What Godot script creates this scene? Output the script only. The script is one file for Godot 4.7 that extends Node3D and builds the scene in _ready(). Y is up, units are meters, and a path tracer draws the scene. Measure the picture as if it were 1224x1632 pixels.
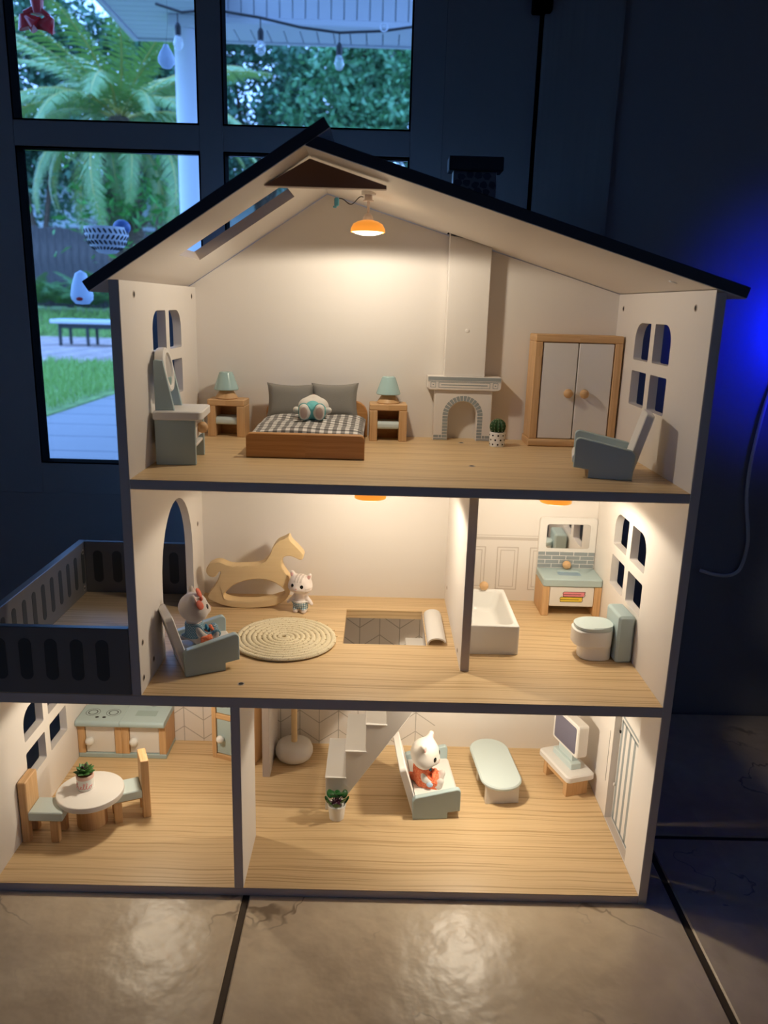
extends Node3D
# A lit toy house on a tiled floor in front of a window at dusk. Metres; x right, y up, house front at z = 0.

const DEEP := 0.3337
const WIDE := 0.6
const F1 := 0.0112
const C1 := 0.2563
const F2 := 0.2693
const C2 := 0.5119
const F3 := 0.5225
const EAVE := 0.7343
const APEX := Vector2(0.1853, 0.8556)
const WALL_Z := -0.486

var M := {}
var used := {}
var rng := RandomNumberGenerator.new()

# ---------------------------------------------------------------- naming and nodes
func numbered(called: String) -> String:
	var n: int = used.get(called, 0)
	used[called] = n + 1
	return called if n == 0 else "%s_%03d" % [called, n]

func tag(o: Node, label: String, category := "", group := "", kind := "") -> Node:
	if label: o.set_meta("label", label)
	if category: o.set_meta("category", category)
	if group: o.set_meta("group", group)
	if kind: o.set_meta("kind", kind)
	return o

func thing(called: String, label: String, category: String, at := Vector3.ZERO, turn := 0.0, group := "") -> Node3D:
	var o := Node3D.new()
	o.name = numbered(called)
	add_child(o)
	o.position = at
	o.rotation_degrees.y = turn
	tag(o, label, category, group)
	return o

func node_of(called: String, m: Mesh, material: Material) -> MeshInstance3D:
	var o := MeshInstance3D.new()
	o.name = called
	o.mesh = m
	o.material_override = null
	for i in m.get_surface_count():
		o.set_surface_override_material(i, material)
	return o

func part(called: String, shape: PackedVector3Array, material: Material, parent: Node, smooth := 38.0, label := "") -> MeshInstance3D:
	var o := node_of(called, mesh_of(shape, smooth), material)
	parent.add_child(o, true)
	if label: o.set_meta("label", label)
	return o

func put(called: String, m: Mesh, material: Material, parent: Node, t := Transform3D()) -> MeshInstance3D:
	var o := node_of(called, m, material)
	o.transform = t
	parent.add_child(o, true)
	return o

func solo(called: String, shape: PackedVector3Array, material: Material, label: String, category: String, group := "", smooth := 38.0) -> MeshInstance3D:
	var o := node_of(numbered(called), mesh_of(shape, smooth), material)
	add_child(o)
	tag(o, label, category, group)
	return o

func struct_part(called: String, shape: PackedVector3Array, material: Material, label: String, category := "") -> MeshInstance3D:
	var o := node_of(numbered(called), mesh_of(shape, 38.0), material)
	add_child(o)
	tag(o, label, category, "", "structure")
	return o

func copy_of(o: Node3D, at: Vector3, turn: float, label: String) -> Node3D:
	var c: Node3D = o.duplicate()
	var base: String = String(o.name)
	c.name = numbered(base)
	add_child(c)
	c.position = at
	c.rotation_degrees.y = turn
	c.set_meta("label", label)
	return c

# ---------------------------------------------------------------- meshes: a shape is a list of counter-clockwise triangles
func mesh_of(v: PackedVector3Array, smooth := 38.0, colors := PackedColorArray()) -> ArrayMesh:
	var n := v.size() / 3
	var fn := PackedVector3Array()
	fn.resize(n)
	var at := {}
	for i in n:
		var c := (v[3 * i + 1] - v[3 * i]).cross(v[3 * i + 2] - v[3 * i])
		fn[i] = c
		for k in 3:
			var key := Vector3i((v[3 * i + k] * 100000.0).round())
			if at.has(key): at[key].append(i)
			else: at[key] = [i]
	var out := PackedVector3Array()
	var normal := PackedVector3Array()
	var col := PackedColorArray()
	out.resize(3 * n)
	normal.resize(3 * n)
	if colors.size(): col.resize(3 * n)
	var limit := cos(deg_to_rad(smooth))
	for i in n:
		var own := fn[i].normalized()
		for k in 3:
			var p := v[3 * i + k]
			var sum := Vector3.ZERO
			if smooth > 1.0:
				for j in at[Vector3i((p * 100000.0).round())]:
					var f: Vector3 = fn[j]
					if f.normalized().dot(own) >= limit: sum += f
			else: sum = own
			var slot: int = 3 * i + [0, 2, 1][k]
			out[slot] = p
			normal[slot] = sum.normalized() if sum.length_squared() > 1e-30 else own
			if colors.size(): col[slot] = colors[3 * i + k]
	var a := []
	a.resize(Mesh.ARRAY_MAX)
	a[Mesh.ARRAY_VERTEX] = out
	a[Mesh.ARRAY_NORMAL] = normal
	if colors.size(): a[Mesh.ARRAY_COLOR] = col
	var m := ArrayMesh.new()
	m.add_surface_from_arrays(Mesh.PRIMITIVE_TRIANGLES, a)
	return m

func quad(s: PackedVector3Array, a: Vector3, b: Vector3, c: Vector3, d: Vector3, out: Vector3) -> void:
	if (b - a).cross(c - a).dot(out) + (c - a).cross(d - a).dot(out) >= 0.0:
		s.append_array(PackedVector3Array([a, b, c, a, c, d]))
	else:
		s.append_array(PackedVector3Array([a, c, b, a, d, c]))

func tri(s: PackedVector3Array, a: Vector3, b: Vector3, c: Vector3, out: Vector3) -> void:
	if (b - a).cross(c - a).dot(out) >= 0.0: s.append_array(PackedVector3Array([a, b, c]))
	else: s.append_array(PackedVector3Array([a, c, b]))

func box(c: Vector3, size: Vector3, b := 0.0006) -> PackedVector3Array:
	var s := PackedVector3Array()
	var h := size * 0.5
	b = minf(b, minf(h.x, minf(h.y, h.z)) * 0.9)
	for ax in 3:
		var u := (ax + 1) % 3
		var w := (ax + 2) % 3
		for sg in [-1.0, 1.0]:
			var p := []
			for q in [[-1, -1], [1, -1], [1, 1], [-1, 1]]:
				var x := Vector3.ZERO
				x[ax] = sg * h[ax]
				x[u] = q[0] * (h[u] - b)
				x[w] = q[1] * (h[w] - b)
				p.append(c + x)
			var out := Vector3.ZERO
			out[ax] = sg
			quad(s, p[0], p[1], p[2], p[3], out)
		for s1 in [-1.0, 1.0]:
			for s2 in [-1.0, 1.0]:
				var e := []
				for q in [[0, -1], [0, 1], [1, 1], [1, -1]]:
					var x := Vector3.ZERO
					x[ax] = q[1] * (h[ax] - b)
					x[u] = s1 * (h[u] - (0.0 if q[0] == 0 else b))
					x[w] = s2 * (h[w] - (b if q[0] == 0 else 0.0))
					e.append(c + x)
				var out := Vector3.ZERO
				out[u] = s1
				out[w] = s2
				quad(s, e[0], e[1], e[2], e[3], out)
	for sx in [-1.0, 1.0]:
		for sy in [-1.0, 1.0]:
			for sz in [-1.0, 1.0]:
				var g := Vector3(sx, sy, sz)
				tri(s, c + g * Vector3(h.x, h.y - b, h.z - b), c + g * Vector3(h.x - b, h.y, h.z - b), c + g * Vector3(h.x - b, h.y - b, h.z), g)
	return s

func span(x0: float, x1: float, y0: float, y1: float, z0: float, z1: float, b := 0.0006) -> PackedVector3Array:
	return box(Vector3(x0 + x1, y0 + y1, z0 + z1) * 0.5, Vector3(absf(x1 - x0), absf(y1 - y0), absf(z1 - z0)), b)

func move(s: PackedVector3Array, at: Vector3, euler := Vector3.ZERO) -> PackedVector3Array:
	return Transform3D(Basis.from_euler(euler * (PI / 180.0)), at) * s

func ccw(p: PackedVector2Array) -> PackedVector2Array:
	var a := 0.0
	for i in p.size(): a += p[i].cross(p[(i + 1) % p.size()])
	if a < 0.0: p.reverse()
	return p

func rounded(points: Array, radius: Array, seg := 5) -> PackedVector2Array:
	var o := PackedVector2Array()
	var n := points.size()
	for i in n:
		var p: Vector2 = points[i]
		var r: float = radius[i % radius.size()]
		if r <= 0.0:
			o.append(p)
			continue
		var a: Vector2 = ((points[(i + n - 1) % n] as Vector2) - p)
		var b: Vector2 = ((points[(i + 1) % n] as Vector2) - p)
		var half := absf(a.angle_to(b)) * 0.5
		var t := minf(r / tan(half), minf(a.length(), b.length()) * 0.49)
		var rr := t * tan(half)
		var c := p + (a.normalized() + b.normalized()).normalized() * (rr / sin(half))
		var u := p + a.normalized() * t - c
		var w := p + b.normalized() * t - c
		var sweep := u.angle_to(w)
		for k in seg + 1: o.append(c + u.rotated(sweep * k / seg))
	return o

func rrect(x0: float, x1: float, y0: float, y1: float, r: float, seg := 5) -> PackedVector2Array:
	return rounded([Vector2(x0, y0), Vector2(x1, y0), Vector2(x1, y1), Vector2(x0, y1)], [r], seg)

func inset(p: PackedVector2Array, b: float) -> PackedVector2Array:
	var o := PackedVector2Array()
	var n := p.size()
	for i in n:
		var e := (p[i] - p[(i + n - 1) % n]).normalized()
		var f := (p[(i + 1) % n] - p[i]).normalized()
		var u := Vector2(-e.y, e.x)
		var w := Vector2(-f.y, f.x)
		o.append(p[i] + (u + w) / maxf(1.0 + u.dot(w), 0.35) * b)
	return o

func smooth_curve(points: Array, seg := 4) -> PackedVector2Array:
	var o := PackedVector2Array()
	var n := points.size()
	for i in n:
		for k in seg:
			o.append((points[i] as Vector2).cubic_interpolate(points[(i + 1) % n], points[(i + n - 1) % n], points[(i + 2) % n], float(k) / seg))
	return o

func ellipse(c: Vector2, rx: float, ry: float, n := 24) -> PackedVector2Array:
	var o := PackedVector2Array()
	for i in n: o.append(c + Vector2(cos(TAU * i / n) * rx, sin(TAU * i / n) * ry))
	return o

# a flat outline with holes, pulled from z0 to z1, edges chamfered by b
func slab(outline: PackedVector2Array, z0: float, z1: float, b := 0.0006, holes := []) -> PackedVector3Array:
	var s := PackedVector3Array()
	var loops := [ccw(outline.duplicate())]
	for h in holes:
		var g := ccw((h as PackedVector2Array).duplicate())
		g.reverse()
		loops.append(g)
	var flat := PackedVector2Array()
	var small := PackedVector2Array()
	var first := []
	for l in loops:
		first.append(flat.size())
		flat.append_array(l)
		small.append_array(inset(l, b))
	var chain := range(loops[0].size())
	var order := range(1, loops.size())
	order.sort_custom(func(i, j): return far_right(loops[i]) > far_right(loops[j]))
	for li in order:
		var l: PackedVector2Array = loops[li]
		var pairs := []
		for i in chain.size():
			for k in l.size(): pairs.append([flat[chain[i]].distance_squared_to(l[k]), i, k])
		pairs.sort_custom(func(x, y): return x[0] < y[0])
		for pr in pairs:
			var from: Vector2 = flat[chain[pr[1]]]
			var to: Vector2 = l[pr[2]]
			var free := true
			for ll in loops:
				for q in ll.size():
					var c1: Vector2 = ll[q]
					var c2: Vector2 = ll[(q + 1) % ll.size()]
					if c1.is_equal_approx(from) or c2.is_equal_approx(from) or c1.is_equal_approx(to) or c2.is_equal_approx(to): continue
					if Geometry2D.segment_intersects_segment(from, to, c1, c2) != null:
						free = false
						break
				if not free: break
			if free:
				var add := []
				for k in l.size() + 1: add.append(first[li] + (pr[2] + k) % l.size())
				add.append(chain[pr[1]])
				chain = chain.slice(0, pr[1] + 1) + add + chain.slice(pr[1] + 1)
				break
	var ids := ears(flat, chain)
	for i in range(0, ids.size(), 3):
		var a := small[ids[i]]
		var c := small[ids[i + 1]]
		var e := small[ids[i + 2]]
		tri(s, Vector3(a.x, a.y, z1), Vector3(c.x, c.y, z1), Vector3(e.x, e.y, z1), Vector3(0, 0, 1))
		tri(s, Vector3(a.x, a.y, z0), Vector3(c.x, c.y, z0), Vector3(e.x, e.y, z0), Vector3(0, 0, -1))
	for li in loops.size():
		var n: int = loops[li].size()
		for i in n:
			var p: int = first[li] + i
			var q: int = first[li] + (i + 1) % n
			var fp := flat[p]
			var fq := flat[q]
			var e := fq - fp
			var out := Vector3(e.y, -e.x, 0)
			quad(s, Vector3(fp.x, fp.y, z0 + b), Vector3(fq.x, fq.y, z0 + b), Vector3(fq.x, fq.y, z1 - b), Vector3(fp.x, fp.y, z1 - b), out)
			if b > 0.0:
				var ip := small[p]
				var iq := small[q]
				quad(s, Vector3(fp.x, fp.y, z1 - b), Vector3(fq.x, fq.y, z1 - b), Vector3(iq.x, iq.y, z1), Vector3(ip.x, ip.y, z1), out.normalized() + Vector3(0, 0, 1))
				quad(s, Vector3(fp.x, fp.y, z0 + b), Vector3(fq.x, fq.y, z0 + b), Vector3(iq.x, iq.y, z0), Vector3(ip.x, ip.y, z0), out.normalized() - Vector3(0, 0, 1))
	return s

func far_right(l: PackedVector2Array) -> float:
	var m := -1e9
	for p in l: m = maxf(m, p.x)
	return m

func ears(pts: PackedVector2Array, chain_in: Array) -> PackedInt32Array:
	var chain := chain_in.duplicate()
	var out := PackedInt32Array()
	var guard := 0
	while chain.size() > 3 and guard < 4000:
		guard += 1
		var best := -1
		var best_q := -1.0
		var n := chain.size()
		for i in n:
			var a := pts[chain[(i + n - 1) % n]]
			var b := pts[chain[i]]
			var c := pts[chain[(i + 1) % n]]
			var ar := (b - a).cross(c - b)
			if ar <= 1e-14: continue
			var longest := maxf(a.distance_squared_to(b), maxf(b.distance_squared_to(c), c.distance_squared_to(a)))
			var q := ar / longest
			if q <= best_q: continue
			var ok := true
			for k in n:
				var p := pts[chain[k]]
				if p.is_equal_approx(a) or p.is_equal_approx(b) or p.is_equal_approx(c): continue
				if (b - a).cross(p - a) >= -1e-13 and (c - b).cross(p - b) >= -1e-13 and (a - c).cross(p - c) >= -1e-13:
					ok = false
					break
			if ok:
				best = i
				best_q = q
				if q > 0.5: break
		if best < 0:
			best = 0
			for i in n:
				if absf((pts[chain[i]] - pts[chain[(i + n - 1) % n]]).cross(pts[chain[(i + 1) % n]] - pts[chain[i]])) <= 1e-12: best = i
		out.append_array(PackedInt32Array([chain[(best + n - 1) % n], chain[best], chain[(best + 1) % n]]))
		chain.remove_at(best)
	if chain.size() == 3: out.append_array(PackedInt32Array([chain[0], chain[1], chain[2]]))
	return out

# slabs laid in other planes
func on_x(s: PackedVector3Array) -> PackedVector3Array:  # outline given as (z, y); depth runs along x
	return Transform3D(Basis(Vector3(0, 0, 1), Vector3(0, 1, 0), Vector3(-1, 0, 0)), Vector3.ZERO) * s
func wall_x(outline: PackedVector2Array, x0: float, x1: float, b := 0.0006, holes := []) -> PackedVector3Array:
	return on_x(slab(outline, -x1, -x0, b, holes))
func plate_y(outline: PackedVector2Array, y0: float, y1: float, b := 0.0006, holes := []) -> PackedVector3Array:  # outline given as (x, z)
	var o := PackedVector2Array()
	for p in outline: o.append(Vector2(p.x, -p.y))
	var hs := []
	for h in holes:
		var g := PackedVector2Array()
		for p in h: g.append(Vector2(p.x, -p.y))
		hs.append(g)
	return Transform3D(Basis(Vector3(1, 0, 0), Vector3(0, 0, -1), Vector3(0, 1, 0)), Vector3.ZERO) * slab(o, y0, y1, b, hs)

func loft(rings: Array, cap0 := true, cap1 := true) -> PackedVector3Array:
	var s := PackedVector3Array()
	for i in rings.size() - 1:
		var a: PackedVector3Array = rings[i]
		var b: PackedVector3Array = rings[i + 1]
		var n := a.size()
		for j in n:
			var k := (j + 1) % n
			s.append_array(PackedVector3Array([a[j], b[j], b[k], a[j], b[k], a[k]]))
	for e in 2:
		if (cap0 if e == 0 else cap1):
			var r: PackedVector3Array = rings[0] if e == 0 else rings[-1]
			var c := Vector3.ZERO
			for p in r: c += p / r.size()
			for j in r.size():
				var k := (j + 1) % r.size()
				if e == 0: s.append_array(PackedVector3Array([c, r[j], r[k]]))
				else: s.append_array(PackedVector3Array([c, r[k], r[j]]))
	return s

func ring(c: Vector3, rx: float, rz: float, n := 32, power := 2.0) -> PackedVector3Array:
	var o := PackedVector3Array()
	for i in n:
		var u := cos(TAU * i / n)
		var w := sin(TAU * i / n)
		if power != 2.0:
			u = signf(u) * pow(absf(u), 2.0 / power)
			w = signf(w) * pow(absf(w), 2.0 / power)
		o.append(c + Vector3(u * rx, 0, w * rz))
	return o

func lathe(profile: Array, n := 32, caps := true) -> PackedVector3Array:
	var rings := []
	for p in profile: rings.append(ring(Vector3(0, p.y, 0), maxf(p.x, 1e-6), maxf(p.x, 1e-6), n))
	return loft(rings, caps and (profile[0] as Vector2).x > 1e-5, caps and (profile[-1] as Vector2).x > 1e-5)

func ball(c: Vector3, r: Vector3, n := 20, m := 10) -> PackedVector3Array:
	var pr := []
	for i in m + 1: pr.append(Vector2(sin(PI * i / m), -cos(PI * i / m)))
	return Transform3D(Basis.from_scale(r), c) * lathe(pr, n)

func tube(path: Array, r, n := 8, closed := false) -> PackedVector3Array:
	var rings := []
	var count := path.size()
	var up := Vector3(0.31, 0.9, 0.2)
	for i in count:
		var a: Vector3 = path[(i + count - 1) % count] if closed or i > 0 else path[0]
		var b: Vector3 = path[(i + 1) % count] if closed or i < count - 1 else path[count - 1]
		var t := (b - a).normalized()
		var x := up.cross(t)
		if x.length() < 0.05: x = Vector3(1, 0, 0.3).cross(t)
		x = x.normalized()
		var y := t.cross(x)
		up = y
		var rr: float = r[i] if r is Array else r
		var g := PackedVector3Array()
		for j in n: g.append((path[i] as Vector3) + (y * cos(TAU * j / n) + x * sin(TAU * j / n)) * rr)
		rings.append(g)
	if closed: rings.append(rings[0])
	return loft(rings, not closed, not closed)

func cushion(w: float, h: float, t: float, n := 14, pinch := 0.06) -> PackedVector3Array:  # stands in x, y; soft in z
	var s := PackedVector3Array()
	var f := func(u: float, v: float, side: float) -> Vector3:
		var puff := sqrt(maxf(0.0, 1.0 - pow(u, 4.0))) * sqrt(maxf(0.0, 1.0 - pow(v, 4.0)))
		return Vector3(w * 0.5 * u * (1.0 - pinch * (1.0 - v * v)), h * 0.5 * v * (1.0 - pinch * 1.3 * (1.0 - u * u)), side * (t * 0.5 * puff + 0.0002))
	for side in [-1.0, 1.0]:
		for i in n:
			for j in n:
				var u0 := -1.0 + 2.0 * i / n
				var u1 := -1.0 + 2.0 * (i + 1) / n
				var v0 := -1.0 + 2.0 * j / n
				var v1 := -1.0 + 2.0 * (j + 1) / n
				quad(s, f.call(u0, v0, side), f.call(u1, v0, side), f.call(u1, v1, side), f.call(u0, v1, side), Vector3(0, 0, side))
	return s

# surface nets over a distance field
func nets(field: Callable, lo: Vector3, hi: Vector3, cell: float) -> PackedVector3Array:
	var n := Vector3i(((hi - lo) / cell).ceil()) + Vector3i.ONE
	var val := PackedFloat32Array()
	val.resize(n.x * n.y * n.z)
	for k in n.z:
		for j in n.y:
			var skip := 0
			for i in n.x:
				var id := i + n.x * (j + n.y * k)
				if skip > 0:
					skip -= 1
					val[id] = val[id - 1]
					continue
				var d: float = field.call(lo + Vector3(i, j, k) * cell)
				val[id] = d
				if d > cell * 4.0: skip = int(d * 0.7 / cell) - 2
	var spot := {}
	for k in n.z - 1:
		for j in n.y - 1:
			for i in n.x - 1:
				var id := i + n.x * (j + n.y * k)
				var mask := 0
				var vs := [val[id], val[id + 1], val[id + n.x], val[id + n.x + 1], val[id + n.x * n.y], val[id + n.x * n.y + 1], val[id + n.x * n.y + n.x], val[id + n.x * n.y + n.x + 1]]
				for q in 8:
					if vs[q] < 0.0: mask |= 1 << q
				if mask == 0 or mask == 255: continue
				var sum := Vector3.ZERO
				var c := 0
				for q in 8:
					for ax in 3:
						var r: int = q | (1 << ax)
						if r == q: continue
						if (vs[q] < 0.0) != (vs[r] < 0.0):
							var t: float = vs[q] / (vs[q] - vs[r])
							var p := Vector3(q & 1, (q >> 1) & 1, (q >> 2) & 1)
							p[ax] += t
							sum += p
							c += 1
				spot[id] = lo + (Vector3(i, j, k) + sum / c) * cell
	var s := PackedVector3Array()
	var step := [1, n.x, n.x * n.y]
	for k in range(1, n.z - 1):
		for j in range(1, n.y - 1):
			for i in range(1, n.x - 1):
				var id := i + n.x * (j + n.y * k)
				for ax in 3:
					var a := val[id]
					var b := val[id + step[ax]]
					if (a < 0.0) == (b < 0.0): continue
					var u: int = step[(ax + 1) % 3]
					var w: int = step[(ax + 2) % 3]
					if not (spot.has(id) and spot.has(id - u) and spot.has(id - w) and spot.has(id - u - w)): continue
					var out := Vector3.ZERO
					out[ax] = 1.0 if a < 0.0 else -1.0
					quad(s, spot[id], spot[id - u], spot[id - u - w], spot[id - w], out)
	return s

func join(list: Array) -> PackedVector3Array:
	var s := PackedVector3Array()
	for l in list: s.append_array(l)
	return s

# ---------------------------------------------------------------- materials
func mat(key: String, color: Color, rough := 0.55, extra := {}) -> StandardMaterial3D:
	var m := StandardMaterial3D.new()
	m.resource_name = key
	m.albedo_color = color
	m.roughness = rough
	for k in extra: m.set(k, extra[k])
	M[key] = m
	return m

func picture(w: int, h: int, f: Callable) -> ImageTexture:
	var im := Image.create(w, h, false, Image.FORMAT_RGB8)
	for y in h:
		for x in w: im.set_pixel(x, y, f.call(x, y))
	return ImageTexture.create_from_image(im)

func noise(seed_: int, freq: float, octaves := 3) -> FastNoiseLite:
	var n := FastNoiseLite.new()
	n.seed = seed_
	n.frequency = freq
	n.fractal_octaves = octaves
	return n

func triplanar(m: StandardMaterial3D, scale: Vector3, world := false, sharp := 8.0) -> void:
	m.uv1_triplanar = true
	m.uv1_world_triplanar = world
	m.uv1_triplanar_sharpness = sharp
	m.uv1_scale = scale

func noise_tex(seed_: int, freq: float, octaves: int, lo: Color, hi: Color, size := 256) -> NoiseTexture2D:
	var t := NoiseTexture2D.new()
	t.width = size
	t.height = size
	t.seamless = true
	t.noise = noise(seed_, freq, octaves)
	var g := Gradient.new()
	g.set_color(0, lo)
	g.set_color(1, hi)
	t.color_ramp = g
	return t

func make_materials() -> void:
	var a := noise(3, 0.012, 3)
	var b := noise(8, 0.006, 2)
	# oak-print boards: dark wavy streaks that run along x
	var grain := func(x: float, y: float) -> float:
		var v: float = y + b.get_noise_2d(x * 0.7, y * 0.3) * 9.0
		var big := a.get_noise_2d(x * 0.12, v * 9.0)
		var fine := a.get_noise_2d(x * 0.4 + 900.0, v * 17.0)
		return smoothstep(0.05, 0.5, big) * 0.58 + smoothstep(0.0, 0.6, fine) * 0.2 + 0.1 * a.get_noise_2d(x * 0.1, y * 0.2 + 300.0)
	var oak := picture(1024, 768, func(x, y):
		var g: float = grain.call(x, y)
		if x > 824: g = lerpf(g, grain.call(x - 1024.0, y), (x - 824) / 200.0)
		return Color(0.895, 0.775, 0.595).lerp(Color(0.69, 0.535, 0.355), clampf(g, 0.0, 1.0)))
	var m := mat("oak_board", Color(1, 1, 1), 0.42, {"albedo_texture": oak})
	triplanar(m, Vector3(1.0 / 0.95, 1.0 / 0.34, 1.0 / 0.34))
	# beech parts of the furniture, grain along x and along y
	var beech := func(x, y):
		var g := 0.5 + 0.5 * a.get_noise_2d(x * 0.22, y * 4.0) + 0.35 * a.get_noise_2d(x * 0.7 + 50.0, y * 17.0)
		return Color(0.9, 0.745, 0.56).lerp(Color(0.8, 0.625, 0.43), clampf(g, 0.0, 1.0))
	var along_x := picture(256, 256, beech)
	var along_y := picture(256, 256, func(x, y): return beech.call(y, x))
	triplanar(mat("beech", Color(1, 1, 1), 0.5, {"albedo_texture": along_x}), Vector3(8, 14, 14))
	triplanar(mat("beech_up", Color(1, 1, 1), 0.5, {"albedo_texture": along_y}), Vector3(14, 8, 14))
	triplanar(mat("beech_deep", Color(0.93, 0.84, 0.72), 0.5, {"albedo_texture": along_x}), Vector3(8, 14, 14))
	triplanar(mat("plywood", Color(1, 1, 1), 0.5, {"albedo_texture": picture(256, 256, func(x, y): return (beech.call(x, y) as Color).lerp(Color(0.96, 0.86, 0.66), 0.72))}), Vector3(5, 8, 8))
	triplanar(mat("end_grain", Color(1.05, 1.0, 0.9), 0.55, {"albedo_texture": along_x}), Vector3(30, 60, 60))
	mat("brown_board", Color(0.5, 0.37, 0.3), 0.55)
	mat("white", Color(0.93, 0.915, 0.895), 0.5)
	mat("white_gloss", Color(0.95, 0.945, 0.93), 0.3)
	mat("wall_paint", Color(0.925, 0.9, 0.875), 0.55)
	mat("edge", Color(0.8, 0.745, 0.7), 0.6)
	mat("print_grey", Color(0.82, 0.785, 0.75), 0.6)
	mat("print_blue_grey", Color(0.61, 0.64, 0.65), 0.6)
	mat("print_line", Color(0.72, 0.695, 0.665), 0.6)
	mat("slot_grey", Color(0.24, 0.25, 0.25), 0.6)
	mat("rail_grey", Color(0.44, 0.425, 0.415), 0.38)
	mat("teal", Color(0.7, 0.775, 0.78), 0.45)
	mat("teal_pale", Color(0.81, 0.865, 0.86), 0.42)
	mat("teal_gloss", Color(0.68, 0.8, 0.8), 0.22)
	mat("roof_top", Color(0.17, 0.18, 0.22), 0.5)
	mat("stone_dark", Color(0.28, 0.29, 0.34), 0.7)
	mat("stone_joint", Color(0.5, 0.5, 0.52), 0.7)
	mat("hole_dark", Color(0.1, 0.085, 0.075), 0.7)
	mat("black", Color(0.03, 0.03, 0.035), 0.5)
	mat("black_gloss", Color(0.02, 0.02, 0.022), 0.15)
	mat("steel", Color(0.55, 0.55, 0.55), 0.3, {"metallic": 1.0})
	mat("mirror", Color(0.9, 0.9, 0.9), 0.04, {"metallic": 1.0})
	mat("screen", Color(0.45, 0.44, 0.52), 0.3)
	mat("basin_blue", Color(0.58, 0.68, 0.76), 0.4)
	mat("basin_grey", Color(0.62, 0.7, 0.69), 0.4)
	mat("pink", Color(0.95, 0.58, 0.62), 0.6)
	mat("yellow", Color(0.95, 0.83, 0.3), 0.6)
	mat("pink_print", Color(0.93, 0.6, 0.58), 0.6)
	mat("shade_orange", Color(0.93, 0.6, 0.25), 0.3, {"backlight_enabled": true, "backlight": Color(0.2, 0.1, 0.02), "emission_enabled": true, "emission": Color(1.0, 0.66, 0.22), "emission_energy_multiplier": 0.5})
	mat("socket", Color(0.86, 0.8, 0.76), 0.4)
	mat("bulb", Color(1, 1, 1), 0.4, {"emission_enabled": true, "emission": Color(1.0, 0.93, 0.78), "emission_energy_multiplier": 4.0})
	mat("clip_blue", Color(0.35, 0.65, 0.75), 0.35)
	mat("wire", Color(0.2, 0.19, 0.19), 0.5)
	mat("grey_cloth", Color(0.53, 0.515, 0.49), 0.95, {"rim_enabled": true, "rim": 0.3, "heightmap_enabled": true, "heightmap_scale": 0.03, "heightmap_texture": noise_tex(5, 0.25, 2, Color.BLACK, Color.WHITE, 128)})
	triplanar(M.grey_cloth, Vector3(22, 60, 22))
	# gingham: the two stripes of each thread direction multiply
	var ging := picture(128, 128, func(x, y):
		var n: int = (1 if (x % 64) < 32 else 0) + (1 if (y % 64) < 32 else 0)
		var w: float = 0.03 * (((x / 2) + (y / 2)) % 2)
		return [Color(0.9, 0.88, 0.86), Color(0.6, 0.585, 0.57), Color(0.36, 0.345, 0.335)][n] - Color(w * 0.3, w * 0.3, w * 0.3, 0))
	triplanar(mat("gingham", Color(1, 1, 1), 0.95, {"albedo_texture": ging, "rim_enabled": true, "rim": 0.2}), Vector3(47, 47, 47))
	var jute := noise_tex(9, 0.09, 3, Color(0.82, 0.75, 0.6), Color(1.0, 0.97, 0.87), 128)
	triplanar(mat("jute", Color(1, 1, 1), 0.95, {"albedo_texture": jute}), Vector3(60, 60, 60))
	mat("jute_thread", Color(0.74, 0.65, 0.48), 0.95)
	# animals
	for k in [["fur_cream", Color(0.95, 0.9, 0.87)], ["fur_grey", Color(0.8, 0.76, 0.735)], ["fur_white", Color(0.87, 0.845, 0.815)]]:
		mat(k[0], k[1], 0.95, {"vertex_color_use_as_albedo": true, "rim_enabled": true, "rim": 0.5})
	mat("ear_pink", Color(0.9, 0.7, 0.68), 0.9)
	mat("nose_pink", Color(0.9, 0.68, 0.62), 0.7)
	var dots := func(base: Color, spot: Color, size: int): return picture(64, 64, func(x, y):
		var q := Vector2((x + (16 if (y / 32) % 2 else 0)) % 32 - 15.5, y % 32 - 15.5)
		return spot if q.length() < size else base)
	triplanar(mat("shorts_check", Color(1, 1, 1), 0.9, {"albedo_texture": picture(64, 64, func(x, y): return [Color(0.88, 0.9, 0.9), Color(0.58, 0.68, 0.72), Color(0.38, 0.5, 0.56)][(1 if x % 32 < 16 else 0) + (1 if y % 32 < 16 else 0)])}), Vector3(160, 160, 160))
	triplanar(mat("blue_dots", Color(1, 1, 1), 0.9, {"albedo_texture": dots.call(Color(0.32, 0.5, 0.58), Color(0.85, 0.9, 0.92), 8)}), Vector3(330, 330, 330))
	triplanar(mat("coral", Color(1, 1, 1), 0.9, {"albedo_texture": noise_tex(21, 0.06, 2, Color(0.92, 0.38, 0.24), Color(1.0, 0.66, 0.48), 128)}), Vector3(50, 50, 50))
	mat("coral_bow", Color(0.85, 0.45, 0.37), 0.85)
	mat("blue_bow", Color(0.2, 0.5, 0.62), 0.8)
	mat("pale_print", Color(0.72, 0.82, 0.92), 0.85)
	mat("pyjama_teal", Color(0.42, 0.72, 0.73), 0.9, {"rim_enabled": true, "rim": 0.3})
	mat("sole", Color(0.82, 0.73, 0.69), 0.95)
	# small plants
	mat("cactus_green", Color(0.16, 0.3, 0.15), 0.6)
	mat("cactus_spine", Color(0.85, 0.82, 0.7), 0.6)
	mat("leaf_green", Color(0.12, 0.36, 0.15), 0.35)
	mat("leaf_purple", Color(0.3, 0.1, 0.22), 0.4)
	mat("succulent", Color(0.25, 0.42, 0.2), 0.45)
	mat("sprig", Color(0.5, 0.6, 0.5), 0.6)
	mat("pot_pink", Color(0.93, 0.78, 0.72), 0.5)
	mat("soil", Color(0.45, 0.25, 0.15), 0.95)
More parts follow.
